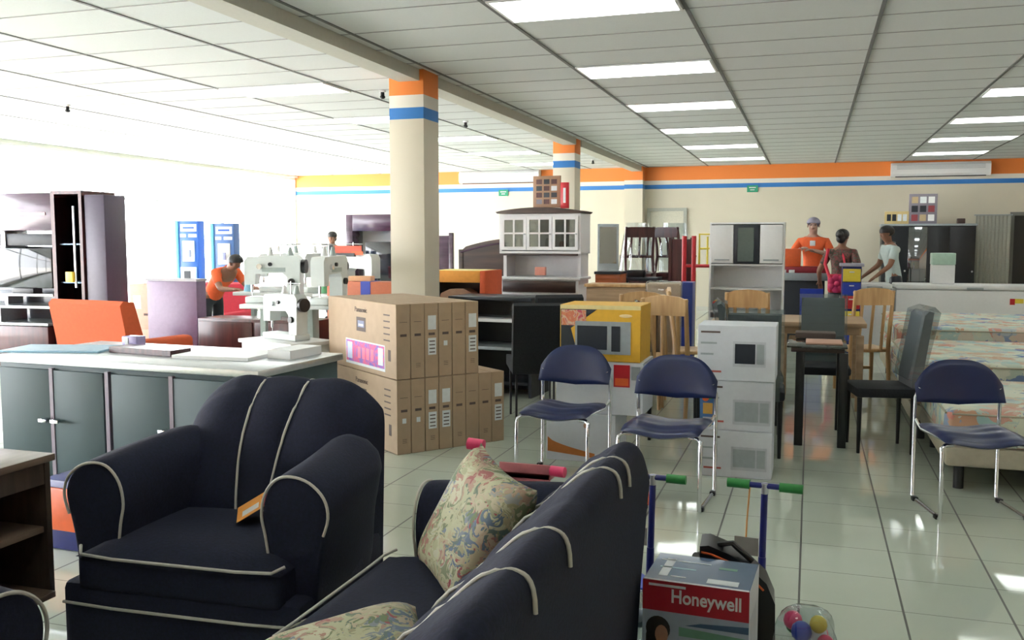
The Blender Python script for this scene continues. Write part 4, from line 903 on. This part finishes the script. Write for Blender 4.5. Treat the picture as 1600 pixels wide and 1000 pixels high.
MB().box(-.38, .38, -.42, .42, .74, .78, m_tan, .006).build('tabletop', t); MB().box(-.32, .32, -.36, .36, .67, .739, m_tan).build('apron', t)
for sx in (-1, 1):
    for sy in (-1, 1): MB().box(sx*.33-.03, sx*.33+.03, sy*.37-.03, sy*.37+.03, 0, .67, m_tan, .004).build('leg', t)
t = thing('wood_table', 'small light wood table left of the natural wood chair', 'table', (-.62, 8.35, 0), 0)
MB().box(-.22, .20, -.35, .35, .76, .79, m_tan, .006).build('tabletop', t)
for sx in (-1, 1):
    for sy in (-1, 1): MB().box(sx*.17-.025, sx*.17+.025, sy*.3-.025, sy*.3+.025, 0, .76, m_tan, .004).build('leg', t)
t = thing('glass_table', 'glass-topped dining table on thick black legs', 'table', (.12, 7.35, 0), 0)
MB().box(-.27, .15, -.38, .42, .725, .737, m_tintglass, .002).build('glass_top', t); MB().box(-.24, .13, -.35, .39, .69, .724, m_darkwood, .004).build('frame', t)
for sx, sy in ((-1, 1), (1, -1), (1, 1), (-1, -1)): MB().box(sx*.15-.055, sx*.15+.005, sy*.33-.03, sy*.33+.03, 0, .69, m_black, .004).build('leg', t)
tag(MB().box(-.02, .24, 7.1, 7.4, .739, .752, M('peach_board', (.62, .36, .26), .5), .004).build('serving_board'), 'peach board lying on the glass table', 'board')
tag(MB().box(-.10, .20, 7.55, 7.75, .739, .78, m_cardp, .004).build('table_mat_stack'), 'dark flat stack at the far end of the glass table', 'mat')

def high_chair(label, loc, rz, wrapped, grp='black high-backed dining chairs', bm_=None, bw=.20):
    t = thing('dining_chair', label, 'chair', loc, rz, grp)
    MB().box(-.21, .21, -.21, .21, .40, .47, m_blackfab, .02).build('seat', t)
    b = MB(); b.prism([(.17, .40), (.22, .40), (.30, 1.0), (.27, 1.01), (.24, .98), (.17, .55)], -bw, bw, bm_ or m_blackfab, 'x'); b.build('backrest', t)
    for sx in (-1, 1):
        for sy in (-1, 1): MB().tube([(sx*.18, sy*.18, 0), (sx*.18, sy*.18, .40)], [.012, .018], m_black, 8).build('leg', t)
    if wrapped:
        b = MB(); b.prism([(.14, .53), (.235, .50), (.34, 1.0), (.30, 1.04), (.22, 1.01)], -bw-.02, bw+.02, m_plastic, 'x'); w = b.build('plastic_wrap', t); w['label'] = 'crinkled plastic cover'
    return t
high_chair('dark high-backed chair in a plastic cover at the right end of the glass table', (.50, 7.08, 0), R(-80), 1, bm_=M('slate_light', (.12, .13, .14), .7), bw=.17)
hc = high_chair('grey-backed chair in plastic squeezed behind the white microwave stack', (-.36, 6.70, 0), R(182), 1, bm_=M('slate_fabric', (.07, .09, .09), .7), bw=.175)
dup(hc, (-.98, 7.05, 0), R(100), 'plastic-wrapped chair standing between the yellow and white microwave boxes')
dup(hc, (.12, 8.1, 0), R(2), 'plastic-wrapped grey chair on the far side of the glass table')
dup(hc, (-.40, 7.5, 0), R(95), 'plastic-wrapped grey chair at the left end of the glass table')
def draped(label, loc, rz, h=1.0):
    t = thing('draped_chair', label, 'chair', loc, rz, 'black draped high-backed chairs')
    b = MB(); b.prism([(-.20, .44), (.20, .40), (.26, h-.02), (.22, h), (.17, h-.03), (.12, .55), (-.20, .52)], -.225, .225, m_blackfab, 'x'); b.build('upholstery', t)
    for sx in (-1, 1):
        for sy in (-1, 1): MB().tube([(sx*.19, sy*.17, 0), (sx*.19, sy*.17, .42)], .010, m_black, 8).build('leg', t)
    return t
dc = draped('black high-backed chair seen from behind, left one beside the dark desk', (-2.20, 7.45, 0), R(206), .99)
dup(dc, (-1.72, 7.75, 0), R(210), 'black high-backed chair behind the yellow box, right of its twin')
dup(dc, (-2.15, 8.25, 0), R(30), 'black high-backed chair in the second row behind its two twins')
dup(dc, (-1.63, 7.10, 0), R(205), 'black high-backed chair next to the yellow microwave box')
t = thing('computer_desk', 'dark computer desk with pale shelf tops behind the flat-screen cartons', 'desk', (-2.90, 8.6, 0), R(-4))
b = MB(); b.box(-.45, .42, .22, .25, 0, .93, m_dk); b.build('back_panel', t)
for x in (-.45, .39): MB().box(x, x+.03, -.25, .22, 0, .93, m_dk).build('side_panel', t)
for z, m in ((.93, m_dk), (.72, m_white), (.45, m_grey), (.12, m_dk)): MB().box(-.45 if z > .9 else -.42, .42 if z > .9 else .39, -.26, .21 if z < .9 else .25, z, z+.03, m, .003).build('shelf', t)

# ------------------------------------------------------------------ kitchen cabinet, bunk frame, piles
t = thing('kitchen_cabinet', 'white tall kitchen cabinet with a dark glass middle door', 'cabinet', (-.71, 11.2, 0), 0)
b = MB(); b.box(-.42, .42, .17, .2, 0, 1.69, m_white); b.box(-.42, -.40, -.2, .17, 0, 1.69, m_white); b.box(.40, .42, -.2, .17, 0, 1.69, m_white); b.box(-.42, .42, -.2, .2, 1.69, 1.71, m_white); b.build('carcass', t)
for a, c in ((-.40, -.15), (.15, .40)): d = MB().box(a, c, -.22, -.2, 1.24, 1.68, m_white, .005).build('door', t); MB().box(a+.04, c-.04, -.235, -.22, 1.27, 1.285, m_grey).build('handle', d)
d = MB().box(-.145, .145, -.215, -.2, 1.23, 1.68, m_dk, .004).build('door', t); d['label'] = 'dark glass door'; MB().box(-.10, .08, -.217, -.215, 1.26, 1.65, M('green_glass', (.10, .13, .12), .1)).build('pane', d)
for z in (1.21, .93, .66): MB().box(-.40, .40, -.19, .17, z, z+.02, m_white).build('shelf', t)
for a in (-.40, .005): MB().box(a, a+.395, -.22, -.2, .04, .60, m_white, .005).build('door', t)
t = thing('bunk_frame', 'red metal frame with yellow guard rails left of the white kitchen cabinet', 'bed frame', (-1.30, 11.9, 0), 0)
for x in (-.24, -.12): MB().cyl((x, 0, 0), (x, 0, 1.56), .03, m_red).build('post', t)
MB().cyl((-.24, 0, 1.18), (.25, 0, 1.18), .022, m_red).build('rail', t)
b = MB(); b.tube([(-.05, 0, 1.20), (-.05, 0, 1.58), (.30, 0, 1.58)], .013, m_yellow); b.tube([(-.05, 0, 1.40), (.30, 0, 1.40)], .012, m_yellow); b.cyl((.05, 0, 1.20), (.05, 0, 1.55), .012, m_yellow); b.build('guard_rail', t)
for x in (-.14, .24): MB().cyl((x, .3, 0), (x, .3, 1.1), .02, m_yellow).build('post', t)
t = thing('blue_cabinet', 'tall blue children cabinet under the red metal frame', 'cabinet', (-1.33, 10.9, 0), 0); MB().box(-.12, .04, -.15, .15, 0, 1.02, M('deep_blue', (.015, .04, .25), .4), .006).build('body', t); MB().box(-.10, .02, -.16, -.15, .1, .5, m_blue, .004).build('door', t)
# pile of chairs wrapped in plastic
for k, (x, y, rz, lb) in enumerate([(-2.28, 12.6, 20, 'left'), (-1.78, 12.9, -25, 'right')]):
    t = thing('side_table', 'maroon side table under the wrapped chairs, the %s one' % lb, 'table', (x, y, 0), 0); MB().box(-.24, .24, -.24, .24, 1.0, 1.06, m_maroon, .006).build('tabletop', t); MB().box(-.22, .22, -.22, .22, .60, .999, m_maroon, .004).build('drawer_case', t)
    for sx in (-1, 1):
        for sy in (-1, 1): MB().box(sx*.2-.02, sx*.2+.02, sy*.2-.02, sy*.2+.02, 0, .60, m_maroon).build('leg', t)
    c = dining_chair('maroon chair wrapped in clear plastic on the %s side table' % lb, (x, y, 1.0625), R(rz+180), m_maroon, .62, 3, grp='wrapped maroon chairs', seat_z=.24)
    b = MB(); b.grid(lambda u, v: Vector((.25*(1-.4*v)*(1+.05*sin(u*40))*cos(u*2*pi), .04+.25*(1-.2*v)*(1+.05*sin(u*30+v*6))*sin(u*2*pi), .02+.66*v)), 40, 6, m_plastic, closeu=True); b.build('plastic_wrap', c)
t = thing('maroon_bed_end', 'maroon bed end leaning left of the red metal frame', 'headboard', (-1.62, 12.2, 0), 0, 'bed headboards'); MB().box(-.14, .14, -.03, .03, .2, 1.52, m_maroon, .008).build('panel', t)
for x in (-.14, .14): MB().box(x-.02, x+.02, -.04, .04, 0, 1.54, m_maroon).build('post', t)
t = thing('tan_dresser', 'tan wooden dresser below the wrapped chairs', 'dresser', (-2.02, 10.0, 0), 0); MB().box(-.30, .34, -.2, .2, .05, 1.0, m_tan, .006).build('body', t); MB().box(-.32, .36, -.22, .2, 1.0, 1.03, m_pine, .004).build('top', t)
for z in (.10, .40, .70): d = MB().box(-.28, .32, -.215, -.2, z, z+.26, m_tan, .006).build('drawer', t); MB().box(-.02, .06, -.23, -.215, z+.12, z+.14, m_dk).build('handle', d)
for x in (-.28, .28): MB().box(x-.02, x+.05, -.18, .18, 0, .05, m_tan).build('foot', t)
t = thing('wrapped_furniture', 'pale wooden piece in cloudy plastic right of the tan dresser', 'cabinet', (-1.46, 9.65, 0), R(6)); MB().box(-.16, .18, -.18, .18, 0, 1.06, M('peach_wood', (.60, .42, .28), .5), .01).build('body', t); MB().box(-.175, .195, -.195, .195, .35, 1.08, m_plastic, .02).build('plastic_wrap', t)
t = thing('coffee_table', 'dark-topped low console in front of the tan dresser', 'table', (-1.85, 9.2, 0), 0); MB().box(-.34, .40, -.18, .18, .80, .83, m_darkwood, .004).build('tabletop', t)
for sx in (-.3, .36):
    for sy in (-.14, .14): MB().box(sx-.02, sx+.02, sy-.02, sy+.02, 0, .80, m_darkwood).build('leg', t)

# ------------------------------------------------------------------ sales counter group at the back
t = thing('orange_counter', 'orange topped sales counter in front of the person in orange', 'counter', (-.14, 14.3, 0), 0)
MB().box(-.36, .0, -.2, .2, 1.12, 1.38, m_orange, .01).build('upper_panel', t); MB().box(-.36, .36, -.21, .2, 1.03, 1.12, M('dark_red_band', (.28, .02, .03), .5), .004).build('band', t)
MB().box(-.36, .40, -.24, .2, .92, 1.03, m_grey, .006).build('ledge', t); MB().box(-.34, .34, -.18, .18, .0, .92, m_dk, .005).build('lower_body', t)
for k, x in enumerate((-.42, -.30)): tag(MB().box(x-.03+.0, x+.04, 14.12, 14.155, 1.0315, 1.07, m_white, .003).build('paper_slip') if False else MB().box(x+.0, x+.08, 14.065, 14.085, 1.0315, 1.075, m_white, .003).build('small_packet'), 'small white packet on the counter ledge, %s one' % ('left', 'right')[k], 'packet')
t = thing('drawer_tower', 'colourful plastic drawer tower, yellow, blue and red, beside the person with tied hair', 'drawer unit', (.52, 13.1, 0), 0)
MB().box(-.12, .12, -.15, .15, 0, 1.16, m_navyblue, .006).build('frame', t); MB().box(-.15, .15, -.17, .17, 1.16, 1.20, M('lilac_top', (.40, .38, .48), .4), .004).build('top', t)
for z, m in ((.96, m_yellow), (.78, m_blue), (.60, m_red), (.40, m_yellow), (.18, m_blue)): d = MB().box(-.11, .11, -.17, -.15, z, z+.17, m, .006).build('drawer', t); MB().box(-.03, .03, -.18, -.17, z+.12, z+.135, m_white).build('handle', d)
t = thing('blue_chair', 'blue plastic chair left of the person with the pink flower bag', 'chair', (.02, 13.35, 0), R(180))
MB().box(-.17, .17, -.17, .17, .42, .45, m_blue, .01).build('seat', t); MB().prism([(.15, .45), (.18, .45), (.22, .85), (.19, .85)], -.15, .15, m_blue, 'x').build('backrest', t)
for sx in (-1, 1):
    for sy in (-1, 1): MB().tube([(sx*.16, sy*.16, 0), (sx*.14, sy*.14, .42)], .016, m_blue, 8).build('leg', t)

# ------------------------------------------------------------------ people
def person(label, loc, rz, shirt, pants, H=1.7, larm=None, rarm=None, lean=0, hair='short', seated=False, skin=None, shorts=False, sleeve=1):
    k = H/1.7; skin = skin or m_skin; ln = sin(R(lean))
    def P(x, y, z):   # lean forward (towards -y) above the hips
        if z > .95: y -= (z-.95)*ln; z = .95+(z-.95)*cos(R(lean))
        return (x*k, y*k, z*k)
    hz = 0
    V = []; E = []; idx = {}
    def v(n, p, r, par=None):
        V.append((p, (r[0]*k, r[1]*k) if isinstance(r, tuple) else r*k)); idx[n] = len(V)-1
        if par is not None: E.append((idx[par], idx[n]))
    v('pel', P(0, 0, .94), (.135, .105)); v('waist', P(0, 0, 1.10), (.12, .09), 'pel'); v('chest', P(0, 0, 1.28), (.145, .105), 'waist'); v('upch', P(0, .01, 1.40), (.12, .085), 'chest')
    v('neck', P(0, .01, 1.49), .050, 'upch'); v('jaw', P(0, -.015, 1.545), (.064, .072), 'neck'); v('head', P(0, 0, 1.612), (.082, .098), 'jaw'); v('crown', P(0, .005, 1.672), (.062, .074), 'head')
    v('nose', P(0, -.106, 1.595), .012, 'head')
    arms = {}
    for s, pose in ((-1, rarm), (1, larm)):
        n = 'L' if s > 0 else 'R'; e, w = pose or ((.24, .02, 1.12), (.26, -.06, .88))
        sh = P(s*.175, .01, 1.39); el = (s*e[0]*k, e[1]*k, e[2]*k); wr = (s*w[0]*k, w[1]*k, w[2]*k)
        v(n+'sh', sh, .058, 'upch'); v(n+'el', el, .042, n+'sh'); v(n+'wr', wr, .027, n+'el')
        d = (Vector(wr)-Vector(el)).normalized(); side = d.cross(Vector((0, 0, 1)));
        if side.length < .1: side = Vector((1, 0, 0))
        side.normalize(); pm = Vector(wr)+d*.06*k; v(n+'pm', tuple(pm), (.036, .018), n+'wr')
        for q, o in enumerate((-.028, -.010, .010, .028)):
            L_ = (.062, .075, .070, .055)[q]; a = pm+d*.035*k+side*o*k; bb = a+(d*.8+Vector((0, 0, -.5)))*L_*k
            v(n+'f%d' % q, tuple(a), .0095, n+'pm'); v(n+'g%d' % q, tuple(bb), .0080, n+'f%d' % q)
        th = Vector(wr)+d*.02*k-side*.035*k*s; v(n+'t0', tuple(th), .011, n+'wr'); v(n+'t1', tuple(th+d*.05*k-side*.02*k*s), .009, n+'t0')
        arms[n] = (sh, el, wr)
    legs = {}
    for s in (-1, 1):
        n = 'l' if s > 0 else 'r'
        if seated: hp, kn, an = (s*.09, -.02, .90), (s*.13, -.42, .92), (s*.13, -.44, .50)
        else: hp, kn, an = (s*.09, 0, .86), (s*.10, -.01, .49), (s*.105, .02, .08)
        hp, kn, an = [tuple(c*k for c in q) for q in (hp, kn, an)]
        v(n+'hp', hp, .085, 'pel'); v(n+'kn', kn, .055, n+'hp'); v(n+'cf', tuple((Vector(kn)*.6+Vector(an)*.4)+Vector((0, .01, 0))), .052, n+'kn'); v(n+'an', an, .034, n+'cf')
        legs[n] = (hp, kn, an)
        if not seated: v(n+'ft', (an[0], an[1]-.10*k, .035*k), .034, n+'an'); v(n+'to', (an[0]*1.05, an[1]-.19*k, .025*k), .025, n+'ft')
        else: v(n+'ft', (an[0], an[1]-.10*k, an[2]-.045*k), .034, n+'an'); v(n+'to', (an[0]*1.05, an[1]-.19*k, an[2]-.055*k), .025, n+'ft')
    body = skin_mesh('person', V, E, skin, None, 2); body.location = loc; body.rotation_euler = (0, 0, rz); tag(body, label, 'person')
    # face
    f = MB(); hc = Vector(P(0, -.007, 1.622))
    for s in (-1, 1): f.ell(hc+Vector((s*.030, -.080, .004))*k, (.012*k, .006*k, .007*k), m_hair, 10)
    f.ell(hc+Vector((0, -.083, -.052))*k, (.020*k, .006*k, .006*k), M('lips', (.28, .08, .07), .5), 10)
    for s in (-1, 1): f.ell(hc+Vector((s*.078, .005, -.005))*k, (.010*k, .018*k, .028*k), skin, 10)
    f.build('face_features', body)
    # hair
    h = MB(); c = Vector(P(0, .012, 1.655))
    h.ell(c, (.095*k, .108*k, .086*k), m_hair, 20)
    if hair == 'short':
        h.bm.verts.ensure_lookup_table(); bmesh.ops.delete(h.bm, geom=[q for q in h.bm.verts if (q.co.z < c.z-.03*k and q.co.y < c.y+.0)], context='VERTS')
    if hair == 'bun':
        bmesh.ops.delete(h.bm, geom=[q for q in h.bm.verts if (q.co.z < c.z-.03*k and q.co.y < c.y-.02*k)], context='VERTS')
        h.ell(c+Vector((0, .10, .0))*k, (.05*k, .05*k, .055*k), m_hair, 14); h.ell(c+Vector((0, .06, -.06))*k, (.07*k, .05*k, .07*k), m_hair, 14)
    if hair == 'grey':
        bmesh.ops.delete(h.bm, geom=[q for q in h.bm.verts if (q.co.z < c.z-.01*k and q.co.y < c.y+.03)], context='VERTS')
    ho = h.build('hair', body, 80, recalc=False)
    # shirt
    SV = [(P(0, 0, .83), (.160*k, .126*k)), (P(0, 0, 1.10), (.138*k, .106*k)), (P(0, 0, 1.28), (.160*k, .120*k)), (P(0, .01, 1.405), (.135*k, .100*k)), (P(0, .012, 1.455), (.088*k, .080*k)), (P(0, .012, 1.50), (.060*k, .060*k))]; SE = [(0, 1), (1, 2), (2, 3), (3, 4), (4, 5)]
    for n in arms:
        sh, el, wr = [Vector(q) for q in arms[n]]; i = len(SV); end = sh+(el-sh)*min(1, sleeve*.75)
        SV += [(tuple(sh), .070*k), (tuple(end), .060*k)]; SE += [(3, i), (i, i+1)]
        if sleeve > 1.5: SV += [(tuple(el), .055*k), (tuple(el+(wr-el)*.8), .042*k)]; SE += [(i+1, i+2), (i+2, i+3)]
    so = skin_mesh('shirt', SV, SE, shirt, body, 2)
    PV = [(P(0, 0, .90), (.148*k, .116*k)), (P(0, 0, 1.06), (.142*k, .109*k))]; PE = [(0, 1)]
    for n in legs:
        hp, kn, an = [Vector(q) for q in legs[n]]; i = len(PV); PV += [(tuple(hp), .098*k), (tuple(kn), .072*k)]; PE += [(0, i), (i, i+1)]
        if not shorts: PV += [(tuple(kn+(an-kn)*.9), .055*k)]; PE += [(i+1, i+2)]
    skin_mesh('trousers' if not shorts else 'shorts', PV, PE, pants, body, 2)
    if not shorts:
        b = MB()
        for n in legs:
            an = Vector(legs[n][2]); b.ell(an+Vector((0, -.07*k, -.035*k)), (.048*k, .14*k, .045*k), m_black, 12)
        b.build('shoes', body)
    return body
m_orsh = M('orange_shirt', (.80, .13, .035), .8, bump=.1)
m_grhair = M('grey_cap', (.30, .28, .36), .8)
p1 = person('person in an orange shirt leaning over the orange counter, facing the camera', (.03, 14.98, 0), R(-4), m_orsh, m_dk, 1.82, ((.27, -.10, 1.20), (.03, -.30, 1.26)), ((.29, -.12, 1.20), (.14, -.34, 1.28)), 6, 'grey', skin=M('skin_light', (.45, .28, .22), .5), sleeve=1.2)
p1.children[1].data.materials[0] = m_grhair
b = MB(); b.box(-.04, .04, -.165, -.15, 1.42, 1.50, m_label, .01); c = b.build('badge', p1)
m_dress = ramp_mat('patterned_blouse', [(0, (.10, .03, .03)), (.42, (.05, .05, .03)), (.5, (.25, .05, .05)), (.56, (.06, .07, .05)), (.7, (.18, .14, .10))], scale=12)
p2 = person('person with tied dark hair and a patterned top standing with a pink flower bag', (.40, 13.72, 0), R(160), m_dress, m_dk, 1.63, ((.30, .05, 1.12), (.34, -.12, .95)), ((.30, .08, 1.12), (.18, -.10, 1.0)), 4, 'bun', shorts=True)
m_flow = M('flower_pink', (.75, .05, .16), .7)
t = thing('shoulder_bag', 'red bag with a pink flower worn by the person with tied hair', 'bag', (.35, 13.49, .78), R(0))
b = MB(); b.box(-.12, .14, -.04, .06, 0, .26, m_redfab, .04, seg=3); b.build('pouch', t); b = MB()
for q in range(7): b.ell((.08*cos(q*.9), -.06, .13+.08*sin(q*.9)), (.05, .025, .05), m_flow, 10)
b.ell((0, -.07, .13), (.04, .03, .04), m_pink, 10); b.build('flower', t); b = MB()
b.tube([(-.10, .0, .22), (-.16, .08, .40), (-.12, .20, .60)], .022, m_redfab, 8); b.tube([(.10, .0, .22), (.10, .08, .40), (.06, .20, .60)], .015, m_redfab, 8); b.build('strap', t)
p3 = person('person in a pale mint T-shirt facing left beside the black wardrobe, leaning on a freezer', (1.18, 14.65, 0), R(-72), M('mint_shirt', (.48, .56, .54), .8), m_dk, 1.70, ((.22, -.16, 1.14), (.20, -.36, .98)), ((.24, -.14, 1.14), (.22, -.36, .98)), 12, 'short')
p4 = person('person in an orange shirt bending over the sewing machines at the left', (-7.0, 9.62, 0), R(72), m_orsh, m_dk, 1.55, ((.22, -.50, 1.02), (.18, -.74, 1.02)), ((.22, -.50, 1.02), (.18, -.74, 1.02)), 52, 'short', seated=False)
p4.location.z = 0
p5 = person('dark-haired person far back behind the sewing machines, head above the machines', (-8.57, 15.5, 0), R(10), m_dk, m_dk, 1.64, None, None, 0, 'bun')
